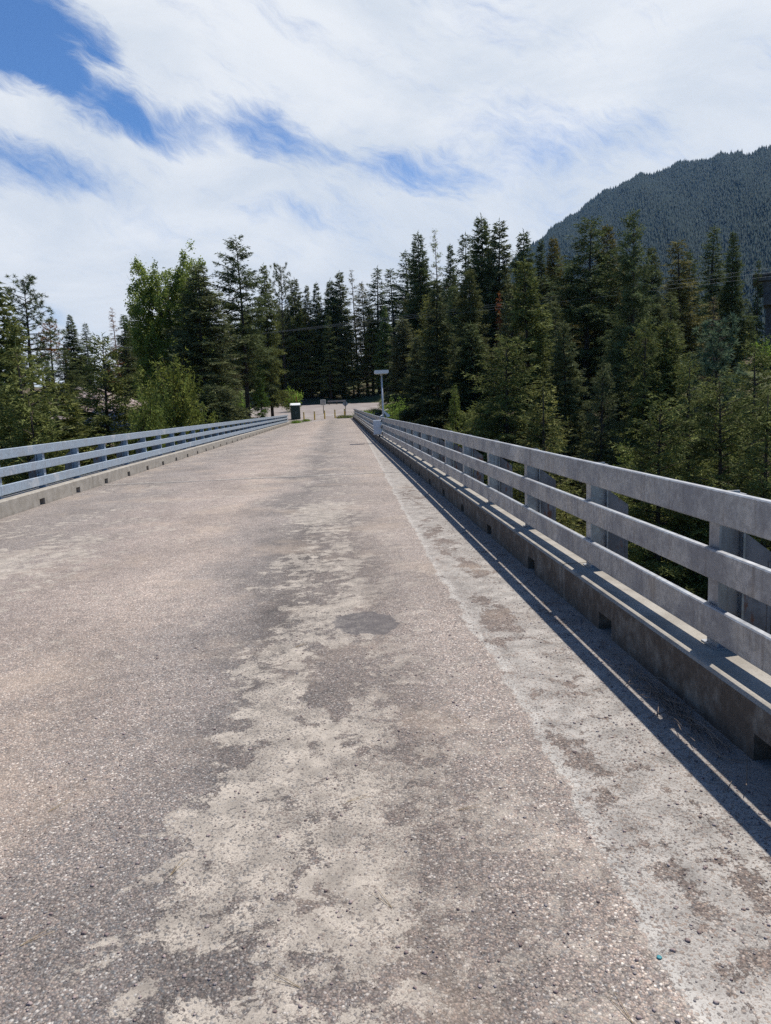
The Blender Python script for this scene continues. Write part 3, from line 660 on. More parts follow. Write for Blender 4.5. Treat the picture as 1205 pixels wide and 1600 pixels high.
def conifer(name, seed, H_, Rr, base=.05, gap=.42, nb=6, droop=.35, up=.25, tw=.15, nl=.26, nw=.035, tl=.46, prof=.8, leaf='needles', rough=.28, skip=.0, wood=True, top_round=0.0, r0=None, dens=1.0, twig_from=.12):
    g = np.random.default_rng(seed)
    tm, ax = trunk_mesh('trunk', H_, r0 or H_*.0125+.03, g)
    Vs = []; wv = MB(); z = H_*base; levels = []
    while z < H_*.985:
        levels.append(z); u = 1-(z/H_-base)/(1-base); z += gap*(.45+.75*u)*g.uniform(.75, 1.25)
    lob = g.uniform(0, 6.28, 3)
    for z in levels:
        u = np.clip(1-(z/H_-base)/(1-base), 0, 1)
        env = u**prof*(1-.25*max(0, u-.8)/.2) + top_round*math.sin(math.pi*min(1, u*1.0))*.3
        for b in range(max(3, int(round(nb*(.6+.5*u))))):
            if g.random() < skip*(.4+u): continue
            a = g.uniform(0, 6.283)
            L = Rr*env*g.uniform(1-rough*1.4, 1+rough)*(1+.16*math.sin(2*a+lob[0]+z*.5)+.12*math.sin(3*a+lob[1]-z*.8)) + .18
            zz = z + g.uniform(-.15, .15); x0, y0 = axis_at(ax, zz)
            d = np.array([math.cos(a), math.sin(a), 0]); pr = np.array([-d[1], d[0], 0])
            upb = up*(1-u)*1.6 + up*.35 + g.normal(0, .07); dr = droop*(.35+u) * g.uniform(.6, 1.3)
            n = max(3, int(L/tw*dens)); s = np.sort(g.uniform(twig_from, 1, n)) ; s[-1] = 1
            curve = lambda s_: np.stack([x0+d[0]*L*s_, y0+d[1]*L*s_, zz+upb*L*s_-dr*L*s_**2+.22*dr*L*s_**3], -1)
            Q = curve(s)
            if wood and L > .7:
                wv.tube([curve(np.array(q)) for q in (0, .45, .92)], [.012+.012*L, .008+.007*L, .006], 3, cap=False)
            for sd_ in (-1, 1):
                td = unit(d*.72 + sd_*pr*g.uniform(.55, 1.0, (n, 1)) + np.array([0, 0, 1])*g.normal(-.14, .16, (n, 1)))
                l = (tl*L*(1-s)**.75*.9 + .14 + .10*L*s*(1-s))*g.uniform(.6, 1.25, n)
                k = np.maximum(1, (l/(nl*.5)*dens).astype(int)); idx = np.repeat(np.arange(n), k)
                f = g.uniform(.0, 1, len(idx))
                P = Q[idx] + td[idx]*(l[idx]*f)[:, None] + np.array([0, 0, -1])*(.25*l[idx]*f**2)[:, None]
                Vs.append(tufts(g, P, td[idx] + np.array([0, 0, .12]), nl, nw))
            k = max(3, int(L*4)); f = g.uniform(.25, 1, k); Vs.append(tufts(g, curve(f), np.repeat((d*.9)[None], k, 0), nl, nw))
    # leader
    f = np.linspace(.93, 1.0, 14); xy = np.array([axis_at(ax, min(q*H_, H_*.97)) for q in f])
    Vs.append(tufts(g, np.concatenate([xy, (f*H_)[:, None]], 1), np.repeat([[0, 0, .8]], 14, 0), nl*1.1, nw))
    V = np.concatenate(Vs); nt = len(V)//3
    W = np.array(wv.v) if wv.v else np.zeros((0, 3)); Fw_ = []
    for q in wv.f: Fw_ += [(q[0], q[1], q[2]), (q[0], q[2], q[3])]
    F = np.concatenate([np.arange(nt*3).reshape(-1, 3), (np.array(Fw_, int).reshape(-1, 3)+nt*3)])
    mi = np.concatenate([np.zeros(nt, int), np.ones(len(Fw_), int)])
    return dict(h=H_, parts=[('trunk', tm), ('crown', np_mesh('crown', np.concatenate([V, W]), F, [leaf, 'bark'], mi))])

def pine(name, seed, H_, Rr, base=.45, nbr=62, leaf='needles', nl=.34, nw=.03, clump=26, r0=None):
    g = np.random.default_rng(seed); tm, ax = trunk_mesh('trunk', H_, r0 or H_*.012+.05, g, .018); Vs = []; wv = MB()
    for i in range(nbr):
        u = (i+g.uniform(0, 1))/nbr; z = H_*(base+(1-base)*u*.985); x0, y0 = axis_at(ax, z)
        a = i*2.4+g.normal(0, .5); d = np.array([math.cos(a), math.sin(a), 0])
        L = Rr*(math.sin(math.pi*min(1, (1-u)*.72+.06))**.8)*g.uniform(.55, 1.15)+.15
        upb = -.18+.75*u+g.normal(0, .12)
        cur = lambda s: np.stack([x0+d[0]*L*s, y0+d[1]*L*s, z+L*(upb*s+.22*s**2)], -1)
        wv.tube([cur(np.array(q)) for q in (0, .5, 1.0)], [.02+.012*L, .015+.006*L, .008], 4, cap=False)
        nc = max(2, int(L/.34))
        for c in range(nc):
            s = .35+.65*(c+g.uniform(0, 1))/nc; p0 = cur(np.array(s)) + g.normal(0, .13+.06*L, 3)*np.array([1, 1, .5])
            if g.random() < .12: continue
            dirs = unit(g.normal(0, 1, (clump, 3)) + np.array([0, 0, .55]) + d*.5)
            Vs.append(tufts(g, p0 + dirs*.05, dirs, nl, nw, .1))
    for i in range(8):
        p0 = np.array([*axis_at(ax, H_*.96), H_*(.93+.01*i)]); dirs = unit(g.normal(0, 1, (14, 3))+np.array([0, 0, .8])); Vs.append(tufts(g, p0+dirs*.03, dirs, nl*.8, nw, .1))
    V = np.concatenate(Vs); nt = len(V)//3; W = np.array(wv.v); Fw_ = []
    for q in wv.f: Fw_ += [(q[0], q[1], q[2]), (q[0], q[2], q[3])]
    F = np.concatenate([np.arange(nt*3).reshape(-1, 3), np.array(Fw_, int)+nt*3]); mi = np.concatenate([np.zeros(nt, int), np.ones(len(Fw_), int)])
    return dict(h=H_, parts=[('trunk', tm), ('crown', np_mesh('crown', np.concatenate([V, W]), F, [leaf, 'bark'], mi))])

def snag(name, seed, H_, Rr, needle=.0):
    g = np.random.default_rng(seed); tm, ax = trunk_mesh('trunk', H_, H_*.009+.03, g, .01, mat='dead_twig'); wv = MB(); Vs = []
    for i in range(150):
        u = g.uniform(.1, .99); z = H_*u; x0, y0 = axis_at(ax, z); a = g.uniform(0, 6.283); d = Vector((math.cos(a), math.sin(a), 0))
        L = Rr*(1-u)**.7*g.uniform(.4, 1.1)+.2; p = Vector((x0, y0, z)); e = p + d*L + Vector((0, 0, L*g.uniform(-.1, .5)))
        wv.tube([p, p.lerp(e, .5)+Vector((0, 0, -.05*L)), e], [.03, .02, .008], 3, cap=False)
        for q in range(int(L*5)):
            s = g.uniform(.3, 1); b = p.lerp(e, s); dd = Vector(g.normal(0, 1, 3))+d; dd.normalize(); wv.tube([b, b+dd*L*.28], [.014, .006], 3, cap=False)
        if needle and g.random() < needle:
            k = int(L*30); f = g.uniform(.2, 1, k); P = np.array(p)[None]*(1-f[:, None])+np.array(e)[None]*f[:, None]+g.normal(0, .12, (k, 3)); Vs.append(tufts(g, P, np.repeat(np.array(d)[None], k, 0), .26, .035, .8))
    W = np.array(wv.v); Fw_ = []
    for q in wv.f: Fw_ += [(q[0], q[1], q[2]), (q[0], q[2], q[3])]
    V = np.concatenate(Vs) if Vs else np.zeros((0, 3)); nt = len(V)//3
    F = np.concatenate([np.arange(nt*3).reshape(-1, 3), np.array(Fw_, int)+nt*3]); mi = np.concatenate([np.zeros(nt, int), np.ones(len(Fw_), int)])
    return dict(h=H_, parts=[('trunk', tm), ('crown', np_mesh('crown', np.concatenate([V, W]), F, ['needles', 'dead_twig'], mi))])

def broadleaf(name, seed, H_, Rr, limbs=70, leafs=150, lf=.13):
    g = np.random.default_rng(seed); tm, ax = trunk_mesh('trunk', H_*.9, H_*.014+.06, g, .02); wv = MB(); LV = []
    for i in range(limbs):
        u = .12+.86*((i+g.uniform(0, 1))/limbs); z = H_*.9*u; x0, y0 = axis_at(ax, z); a = i*2.399+g.normal(0, .4)
        L = (Rr*1.25*(math.sin(math.pi*min(1, (1-u)*.68+.16))**.7)*g.uniform(.65, 1.1)+.5)
        d = np.array([math.cos(a), math.sin(a), 0]); up = .55+.75*u+g.normal(0, .15)
        cur = lambda s: np.array([x0, y0, z])+d*(L*.85*s**.85)[..., None]+np.array([0, 0, 1])*(L*up*(.25*s+.75*s**1.7))[..., None]
        wv.tube([cur(np.array(q)) for q in (0, .4, .75, 1.0)], [.02+.014*L, .02+.008*L, .015, .006], 4, cap=False)
        n = int(leafs*(.5+L/4)); k = max(3, int(L*3.2)); cs = g.uniform(.3, 1.03, k); cc = cur(cs)+g.normal(0, .09*L, (k, 3)); wgt = g.integers(0, k, n)
        P = cc[wgt] + g.normal(0, 1, (n, 3))*np.array([.17, .17, .30])
        nn = unit(g.normal(0, 1, (n, 3))+np.array([0, 0, .5])); a1 = unit(np.cross(nn, g.normal(0, 1, (n, 3)))); a2 = np.cross(nn, a1)
        s = (lf*g.uniform(.6, 1.25, n))[:, None]
        LV.append(np.stack([P-a1*s, P-a2*s*.62, P+a1*s, P+a2*s*.62], 1).reshape(-1, 3))
    V = np.concatenate(LV); nq = len(V)//4; W = np.array(wv.v)
    F = np.concatenate([np.arange(nq*4).reshape(-1, 4), np.array(wv.f, int)+nq*4]); mi = np.concatenate([np.zeros(nq, int), np.ones(len(wv.f), int)])
    return dict(h=float(np.percentile(V[:, 2], 99.8)), parts=[('trunk', tm), ('crown', np_mesh('crown', np.concatenate([V, W]), F, ['leaves', 'bark'], mi))])

PROTO = {
 'fir': [conifer('fir', 10+i, 22, (3.9, 3.5, 4.2, 3.7)[i], (.04, .1, .06, .16)[i], .44, 8, (.42, .3, .5, .36)[i], .28, .12, .34, .056, .46, (.78, .88, .72, .82)[i], rough=(.25, .34, .3, .36)[i], skip=(.05, .1, .06, .16)[i]) for i in range(4)],
 'young': [conifer('young', 30+i, 13, (2.6, 2.2, 2.9, 2.4)[i], .03, .42, 7, (.34, .22, .42, .28)[i], .34, .10, .17, .026, .48, (.72, .85, .66, .76)[i], rough=.32, skip=.08) for i in range(4)],
 'pine_fir': [conifer('pine_fir', 50+i, 22, (3.6, 3.0)[i], (.16, .30)[i], .54, 6, .30, .34, .13, .32, .046, .48, .66, rough=.4, skip=.15, top_round=.5) for i in range(2)],
 'pine': [pine('pine', 60+i, 18, (3.0, 2.6)[i], (.38, .5)[i], (74, 60)[i]) for i in range(2)],
 'pale': [pine('pale', 70, 12, 2.3, .06, 90, 'soft_needles', .36, .032, 34)],
 'spire': [conifer('spire', 80+i, 20, (2.7, 2.3, 2.9)[i], (.12, .2, .15)[i], .44, 6, .35, .25, .14, .34, .050, .44, .74, rough=.38, skip=(.1, .18, .14)[i]) for i in range(3)],
 'snag': [snag('snag', 90, 18, 1.7, 0), snag('snag', 91, 18, 2.0, .55)],
 'cotton': [broadleaf('cotton', 100, 16, 3.6, 95, 520, .11)],
 'bushtree': [conifer('bushtree', 110+i, 8, (2.6, 2.9)[i], .02, .24, 8, .22, .62, .10, .18, .028, .5, .5, rough=.35, skip=.05) for i in range(2)],
 'sapling': [conifer('sapling', 120, 4, .95, .03, .22, 6, .15, .6, .09, .17, .022, .45, .8)],
}
KIND = dict(fir=('fir_tree', 'fir tree'), young=('fir_tree', 'fir tree'), pine_fir=('conifer_tree', 'conifer'), pine=('pine_tree', 'pine tree'), pale=('pine_tree', 'pine tree'), spire=('spruce_tree', 'spruce'),
            snag=('dead_tree', 'dead tree'), cotton=('broadleaf_tree', 'tree'), bushtree=('bushy_fir', 'fir tree'), sapling=('fir_sapling', 'sapling'))
used = {}
def plant(kind, x, y, top, wf, tint, label, group=None, var=None, height=None):
    vs = PROTO[kind]; i = used.get(kind, 0) if var is None else var; used[kind] = i+1; p = vs[i % len(vs)]
    gz = float(ground_z(np.float64(x), np.float64(y)))
    h = height if height else max(2.0, top-gz); s = h/p['h']
    root = thing(KIND[kind][0], label, KIND[kind][1], (x, y, gz-.05), group, random.uniform(0, 6.283))
    root.scale = (s*wf, s*wf, s)
    for nm, me in p['parts']:
        o = link(nm, me, root); o.color = (*tint, 1)
    return root

def place_listed():
    used_snag = 0
    for x, y, top, kind, wf, tint, label in TREES:
        var = None
        if kind == 'snag': var = 0 if 'white' in label else 1
        gz = float(ground_z(np.float64(x), np.float64(y)))
        s = (top-gz)/PROTO[kind][0]['h']
        # slim big trees, fuller small ones: keep crowns to life-like widths
        wf = wf*(1.0 if s > .9 else min(1.45, .9/s*.45+.55))
        plant(kind, x, y, top, wf, tint, label, var=var)
place_listed()

# the rest of the stand, tree by tree, in five patches of forest
sk_a, sk_e = zip(*SKYLINE); nr_a, nr_e = zip(*NEARLINE)
spots = [(a, b) for a, b, *_ in TREES]
def clear(x, y, d): return all((x-a)**2+(y-b)**2 > d*d for a, b in spots)
def patch(n, xr, yr, kinds, hr, label, group, gap, near=False, tint=(1, 1, 1), lim=None):
    c = 0
    for _ in range(n*60):
        if c >= n: break
        x = random.uniform(*xr); y = random.uniform(*yr)
        if abs(x+2.1) < 9.5 and y < 99: continue
        if float(in_lot(np.float64(x), np.float64(y), 1.5)) > 0: continue
        a = math.degrees(math.atan2(x, y))
        if abs(a) > 36: continue
        if not clear(x, y, gap): continue
        d = math.hypot(x, y)
        if (20.9 < a < 23.9 and d < 69) or (18.6 < a < 20.6 and d < 79): continue    # two long trunks stand in the open here
        e = np.interp(a, nr_a, nr_e) if near else np.interp(a, sk_a, sk_e)
        gz = float(ground_z(np.float64(x), np.float64(y))); h = random.uniform(*hr)
        cap = H + d*math.tan(R(e)) - gz - random.uniform(0, .12)*h
        if -18.5 < a < -11.8 and d < 92: cap = min(cap, H + d*math.tan(R(.4))-gz)    # the rubble slope stays open
        if 27.5 < a and 30 < d < 112: cap = min(cap, H + d*math.tan(R(2.2))-gz)         # and the concrete pier
        h = min(h, cap)
        if h < hr[0]*.45 or h < 2.5: continue
        if lim and not lim(x, y): continue
        spots.append((x, y)); c += 1
        k = random.choice(kinds); tv = random.uniform(.75, 1.25)
        ht = PROTO[k][0]['h']; wf = min(1.5, random.uniform(.9, 1.2)*(1 if h > ht*.9 else .9*ht/h*.45+.55))
        plant(k, x, y, 0, wf, tuple(q*tv*random.uniform(.9, 1.1) for q in tint), label, group, height=h, var=random.randrange(4))
    return c
patch(34, (-24, 24), (143, 185), ('fir', 'fir', 'spire', 'young'), (17, 27), 'shaded fir in the dense rows behind the parking lot', 'firs in the rows behind the parking lot', 3.4, tint=(1.35, 1.35, 1.15))
patch(46, (9, 66), (66, 150), ('fir', 'fir', 'young', 'spire'), (13, 24), 'dark fir filling the stand on the right bank beyond the lamp', 'firs filling the right bank stand', 3.6)
patch(40, (8, 48), (26, 70), ('young', 'young', 'bushtree', 'fir'), (7, 14), 'low olive fir in the hollow beyond the right railing', 'low firs in the hollow by the right railing', 3.0, near=True, tint=(1.2, 1.25, .85))
patch(30, (-70, -20), (62, 150), ('fir', 'young', 'pine', 'spire'), (9, 17), 'fir or pine in the open wood behind the utility pole', 'conifers in the wood behind the utility pole', 3.6, tint=(.95, 1.0, .95))
patch(16, (-42, -14), (96, 128), ('fir', 'young', 'fir'), (10, 15), 'fir in the shade behind the big broadleaf tree', 'firs behind the broadleaf tree', 3.2)
patch(30, (-46, -10), (24, 84), ('young', 'bushtree', 'young'), (6, 13), 'low olive fir below the left railing', 'low firs below the left railing', 3.0, near=True, tint=(1.2, 1.28, .8))
patch(12, (40, 110), (110, 190), ('fir', 'spire', 'young'), (10, 18), 'fir on the far slope around the concrete bridge', 'firs on the far slope by the concrete bridge', 4.5)
# ------------------------------------------------------------------ mountain and its forest
RIDGE = [(-10, 0), (2, 1.5), (7.5, 5.0), (11.2, 8.4), (14.6, 11.05), (16.3, 12.15), (18.0, 13.15), (20.3, 14.4), (22.4, 15.05), (24.5, 15.35), (26.5, 15.5), (30.5, 15.5), (36, 15.0), (44, 13), (55, 9), (70, 3), (80, 0)]
ra_, re_ = zip(*RIDGE)
def mount_z(a, r):
    a = np.asarray(a, float); r = np.asarray(r, float)
    rt = 3100 + 110*np.sin(a*.35); hz = rt*np.tan(np.radians(np.interp(a, ra_, re_)-.33 + .10*np.sin(a*2.3+.5) + .06*np.sin(a*5.1)))
    k = np.clip((r-900)/(rt-900), 0, 1); up = k**1.12
    back = np.clip((r-rt)/420, 0, 1); up = up*(1-back*back)
    n = 18*np.sin(a*1.1+r*.003)*k*(1-k)*4 + 9*np.sin(a*2.7-r*.006)*k*(1-k)*4 + 12*np.sin(a*.6+1)*k*(1-k)*4
    return hz*up + n - 3
av = np.linspace(-10, 80, 181); rv = np.linspace(900, 3560, 100); ag, rg = np.meshgrid(av, rv, indexing='ij')
Vm = np.stack([rg*np.sin(np.radians(ag)), rg*np.cos(np.radians(ag)), mount_z(ag, rg)], -1).reshape(-1, 3)
i, j = np.meshgrid(np.arange(180), np.arange(99), indexing='ij')
Fm = np.stack([i*100+j, (i+1)*100+j, (i+1)*100+j+1, i*100+j+1], -1).reshape(-1, 4)
mm = np_mesh('mountain', Vm, Fm, 'mountain', smooth=True)
if mm.polygons[50].normal.z < 0: mm.flip_normals()
tag(link('mountain', mm), kind='structure')
def far_forest(n):
    g = np.random.default_rng(77); a = g.uniform(9, 34, n*2); r = np.sqrt(g.uniform(1000**2, 3180**2, n*2))
    cl = np.sin(a*2.1+r*.007)+np.sin(a*.9-r*.011+2)+.8*np.sin(a*5.3+r*.016); keep = g.random(n*2) < np.clip(.95-.32*np.maximum(0, cl-.35), .15, 1); a, r = a[keep][:n], r[keep][:n]; n = len(a)
    P = np.stack([r*np.sin(np.radians(a)), r*np.cos(np.radians(a)), mount_z(a, r)-.6], 1)
    hh = g.uniform(9, 19, n)*(1+.35*(g.random(n) < .08)); rad = hh*g.uniform(.17, .26, n)
    V = []; F = []; k = 5; off = 0
    for tier, (z0, z1, rf) in enumerate(((.05, .66, 1.0), (.42, 1.0, .62))):
        ang = np.linspace(0, 2*np.pi, k+1)[:-1][None]+g.uniform(0, 6.28, (n, 1)); rr2 = (rad*rf)[:, None]*g.uniform(.6, 1.3, (n, k))
        ring = np.stack([P[:, 0:1]+rr2*np.cos(ang), P[:, 1:2]+rr2*np.sin(ang), P[:, 2:3]+hh[:, None]*(z0+g.uniform(-.06, .06, (n, k)))], -1)
        tip = (P + np.stack([g.normal(0, .2, n), g.normal(0, .2, n), hh*z1], 1))[:, None]
        V.append(np.concatenate([ring, tip], 1).reshape(-1, 3)); b = off+np.arange(n)[:, None]*(k+1)
        F.append(np.stack([b+np.arange(k), b+(np.arange(k)+1) % k, np.broadcast_to(b+k, (n, k))], -1).reshape(-1, 3)); off += n*(k+1)
    return np_mesh('mountain_forest', np.concatenate(V), np.concatenate(F), 'far_needles')
tag(link('mountain_forest', far_forest(76000)), kind='stuff')

# ------------------------------------------------------------------ things at the far end of the bridge
def gz_(x, y): return float(ground_z(np.float64(x), np.float64(y)))
def lz_(x, y): return float(lot_z(np.float64(x), np.float64(y)))

bol = MB(); bol.prism([(.085*math.cos(a), .085*math.sin(a)) for a in np.linspace(0, 2*math.pi, 13)[:-1]], 'z', -.1, 1.08)
bol_me = bol.mesh('post', 'bollard_yellow', False)
cap = MB(); cap.tube([(0, 0, 1.08), (0, 0, 1.14), (0, 0, 1.19), (0, 0, 1.205)], [.0855, .082, .05, .012], 12); cap_me = cap.mesh('cap', 'pale_cap', True)
band = MB(); band.tube([(0, 0, .84), (0, 0, .95)], [.089, .089], 14); band_me = band.mesh('band', 'pale_cap', False)
for x, lab in zip((-4.65, -3.22, -1.86, -.47, .84), ('yellow bollard beside the weeds at the left railing end', 'yellow bollard next to the leftmost one, gap towards the green cabinet', 'middle yellow bollard standing in front of the notice board', 'yellow bollard between the notice board and the diamond sign', 'yellow bollard in weeds in front of the diamond sign post')):
    r = thing('bollard', lab, 'bollard', (x, 100.4, lz_(x, 100.4)), 'yellow bollards across the end of the bridge')
    for nm, me in (('post', bol_me), ('cap', cap_me), ('reflective_band', band_me)): link(nm, me, r)

r = thing('utility_cabinet', 'dark green cabinet with white lid beyond the left railing end', 'cabinet', (-5.95, 104.0, lz_(-5.95, 104)), None, .1)
MB().cbox(-.64, .64, -.5, .5, 0, 1.86, .03).build('body', 'cabinet_green', r)
m = MB(); m.prism([(-.58, 1.862), (.58, 1.862), (.58, 1.93), (.40, 2.10), (.12, 2.20), (-.12, 2.20), (-.36, 2.10), (-.58, 1.92)], 'x', -.72, .72); m.build('lid', 'white_lid', r)
d = MB().box(-.60, -.015, -.515, -.501, .12, 1.76).box(.015, .60, -.515, -.501, .12, 1.76).build('door', 'cabinet_green', r)
MB().box(.03, .06, -.535, -.516, .85, 1.05).build('handle', 'sign_back', d)

r = thing('notice_board', 'small white notice board with brown lettering on a post in the lot', 'sign', (-2.2, 112.0, lz_(-2.2, 112)), None, 0)
zc = 2.42 - lz_(-2.2, 112)
b_ = MB().cbox(-.40, .40, -.03, -.005, zc-.42, zc+.42, .008).build('panel', 'sign_white', r)
m = MB(); rg_ = random.Random(4)
for q in range(6):
    z = zc+.30-q*.115; x = -.31
    while x < .25:
        wv_ = rg_.uniform(.05, .15); m.box(x, min(x+wv_, .31), -.036, -.0305, z-.028, z+.028); x += wv_+.035
m.build('lettering', 'sign_print', b_)
MB().box(-.05, .05, 0, .09, -.2, zc+.36).build('post', 'wood', r)

r = thing('diamond_sign', 'grey back of a diamond shaped road sign on a wooden post', 'sign', (1.02, 104.2, lz_(1.02, 104.2)), None, 0)
zc = 2.06 - lz_(1.02, 104.2)
m = MB(); q = .43; c = .05
m.prism([(-q+c, zc-c), (-c, zc-q+c), (c, zc-q+c), (q-c, zc-c), (q-c, zc+c), (c, zc+q-c), (-c, zc+q-c), (-q+c, zc+c)], 'y', .055, .062); m.build('plate', 'sign_back', r)
MB().box(-.045, .045, -.04, .05, -.2, zc+.3).build('post', 'wood', r)

r = thing('guard_rail', 'low rusty guard rail at the back of the lot behind the diamond sign', 'guard rail', (-.2, 138.4, lz_(-.2, 138.4)), None, 0)
MB().prism([(-.05, .45), (.02, .47), (-.03, .6), (.02, .73), (-.05, .75), (-.06, .6)], 'x', -1.7, 1.7).build('rail', 'rust_rail', r)
for x in (-1.4, 0, 1.4): MB().box(x-.08, x+.08, .03, .2, -.2, .78).build('post', 'wood', r)

r = thing('marker_post', 'thin red marker post behind the green cabinet', 'marker post', (-6.48, 117.8, lz_(-6.48, 117.8)))
MB().tube([(0, 0, -.2), (0, 0, 2.6)], .035, 8).build('pole', 'sign_back', r)
MB().box(-.06, .06, -.05, -.036, 1.6, 2.6).build('marker', 'red_paint', r)

# ------------------------------------------------------------------ lamp on the right railing
ly = 35.4; lz = float(zf(2.1, ly))
r = thing('lamp_post', 'grey lamp post with flat rectangular head on the right railing', 'street lamp', (2.13, ly, lz+.30))
MB().tube([(0, 0, 0), (0, 0, 1.2), (-.005, 0, 2.86)], [.06, .045, .038], 10).build('pole', 'lamp_grey', r, True)
MB().box(-.11, .11, -.11, .11, 0, .02).build('base_plate', 'lamp_grey', r)
MB().tube([(-.005, 0, 2.84), (-.005, 0, 2.93)], .05, 10).build('socket', 'lamp_grey', r, True)
hd = MB(); hd.prism([(-.33, 2.96), (-.30, 2.93), (.28, 2.93), (.32, 2.97), (.33, 3.05), (.31, 3.09), (-.32, 3.09), (-.34, 3.04)], 'y', -.30, .30)
h_ = hd.build('lamp_head', 'lamp_white', r)
MB().box(-.27, .25, -.25, .25, 2.915, 2.9295).build('lens', 'lens', h_)
r = thing('junction_box', 'pale grey electrical box fixed to the right railing below the lamp', 'electrical box', (1.80, ly-.9, float(zf(1.9, ly))+.30), None, R(-16))
MB().cbox(-.19, .19, -.11, .11, .10, .78, .012).build('body', 'box_grey', r)
dr = MB().cbox(-.175, .175, -.128, -.1115, .13, .75, .004).build('door', 'box_grey', r)
MB().box(.13, .15, -.142, -.1285, .42, .5).build('latch', 'sign_back', dr)
MB().tube([(.06, 0, .10), (.06, 0, .0), (.16, .03, -.02), (.24, .1, -.01)], .028, 8).build('conduit', 'black', r, True)
MB().tube([(.1, .06, .78), (.12, .12, .95), (.2, .2, 1.0)], .02, 8).build('elbow', 'lamp_grey', r, True)
r = thing('floodlight', 'small tilted floodlight on the right railing just behind the lamp pole', 'floodlight', (2.30, ly+.2, lz+1.20))
MB().tube([(0, 0, -.25), (0, 0, .1)], .025, 8).build('bracket', 'lamp_grey', r)
MB().prism([(-.16, .26), (-.11, .30), (.17, .06), (.10, -.02), (.03, .0)], 'y', -.15, .15).build('housing', 'box_grey', r)

# ------------------------------------------------------------------ poles and wires
r = thing('utility_pole', 'weathered wooden two legged utility pole among the trees on the left', 'utility pole', (-34.9, 93.6, gz_(-34.9, 93.6)), None, R(20))
zt = 10.0 - gz_(-34.9, 93.6)
for x in (-1.98, 1.98): MB().tube([(x, 0, -.5), (x, 0, zt+.5)], [.19, .13], 10).build('pole', 'pole_wood', r, True)
MB().cbox(-3.3, 3.3, -.21, -.135, zt-.12, zt+.12, .01).build('crossarm', 'wood', r)
for x in (-3.0, 0, 3.0):
    m = MB()
    for q in range(5): z = zt-.14-q*.15; m.tube([(x, -.17, z), (x, -.17, z-.05), (x, -.17, z-.09)], [.03, .11, .03], 10)
    m.build('insulator', 'lamp_grey', r, True)
WL = [(-37.8, 92.55, 9.25), (-34.9, 93.6, 9.25), (-32.0, 94.65, 9.25)]
for i, (a, lab) in enumerate(zip(WL, ('lowest of the thin wires crossing in front of the forest', 'middle one of the thin wires crossing in front of the forest', 'highest of the thin wires crossing in front of the forest'))):
    a = Vector(a); e = Vector((80+1.2*i, 54+2.0*i, 14.4+.75*i)); pts = []
    for k in range(41):
        u = k/40; p = a.lerp(e, u); p.z -= 4*(.9 - .25*i)*u*(1-u); pts.append(p)
    tag(MB().tube(pts, .0065, 5).build('power_line', 'wire'), lab, 'wire', 'power lines between the poles')
r = thing('utility_pole', 'tall utility pole on the right slope holding the wires', 'utility pole', (80, 56, gz_(80, 56)), None, R(-60))
zt = 15.2-gz_(80, 56)
MB().tube([(0, 0, -.5), (0, 0, zt+2)], [.22, .14], 10).build('pole', 'pole_wood', r, True)
MB().cbox(-5, 5, -.21, -.14, zt-.1, zt+.14, .01).build('crossarm', 'wood', r)

# ------------------------------------------------------------------ old concrete bridge at the right
r = thing('concrete_bridge', 'weathered concrete bridge with square pier at the right edge', 'bridge', (58.6, 99.3, 0), None, R(-31))
MB().cbox(-1.7, 34, -2.6, 2.6, 15.85, 16.5, .05).build('deck_slab', 'dark_concrete', r)
MB().cbox(-1.7, 34, -2.75, -2.45, 16.502, 16.75, .03).build('edge_beam', 'dark_concrete', r)
for y in (-1.9, 1.9): MB().cbox(-1.0, 34, y-.3, y+.3, 14.2, 15.848, .04).build('girder', 'dark_concrete', r)
p_ = MB().cbox(-.05, 1.45, -1.3, 1.3, 2.0, 12.7, .05).build('pier', 'dark_concrete', r)
MB().cbox(-.35, 1.75, -2.5, 2.5, 12.702, 14.19, .06).build('pier_cap', 'dark_concrete', p_)

# ------------------------------------------------------------------ rubble slope, gravel, litter
def rocks(name, n, place, size, mat, seed, flat=.7):
    g = np.random.default_rng(seed)
    base = np.array([(1, 0, 0), (-1, 0, 0), (0, 1, 0), (0, -1, 0), (0, 0, 1), (0, 0, -1), (.62, .62, .5), (-.62, .62, .5), (.62, -.62, .5), (-.62, -.62, .5), (.62, .62, -.5), (-.62, .62, -.5), (.62, -.62, -.5), (-.62, -.62, -.5)])
    tri = np.array([(4, 0, 6), (4, 6, 2), (4, 2, 7), (4, 7, 1), (4, 1, 9), (4, 9, 3), (4, 3, 8), (4, 8, 0), (5, 10, 0), (5, 2, 10), (5, 11, 2), (5, 1, 11), (5, 13, 1), (5, 3, 13), (5, 12, 3), (5, 0, 12), (0, 10, 6), (6, 10, 2), (2, 11, 7), (7, 11, 1), (1, 13, 9), (9, 13, 3), (3, 12, 8), (8, 12, 0)])
    P = place(g, n); s = size[0]*(size[1]/size[0])**(g.random(n)**2.2)
    V = base[None]*g.uniform(.65, 1.15, (n, 14, 1))*s[:, None, None]*np.stack([g.uniform(.8, 1.3, n), g.uniform(.8, 1.3, n), np.full(n, flat)*g.uniform(.7, 1.2, n)], -1)[:, None]
    a = g.uniform(0, 6.28, n)[:, None]; x = V[..., 0]*np.cos(a)-V[..., 1]*np.sin(a); y = V[..., 0]*np.sin(a)+V[..., 1]*np.cos(a)
    V = np.stack([x, y, V[..., 2]], -1)+P[:, None]
    F = (tri[None]+np.arange(n)[:, None, None]*14).reshape(-1, 3)
    return tag(link(name, np_mesh(name, V.reshape(-1, 3), F, mat)), kind='stuff')
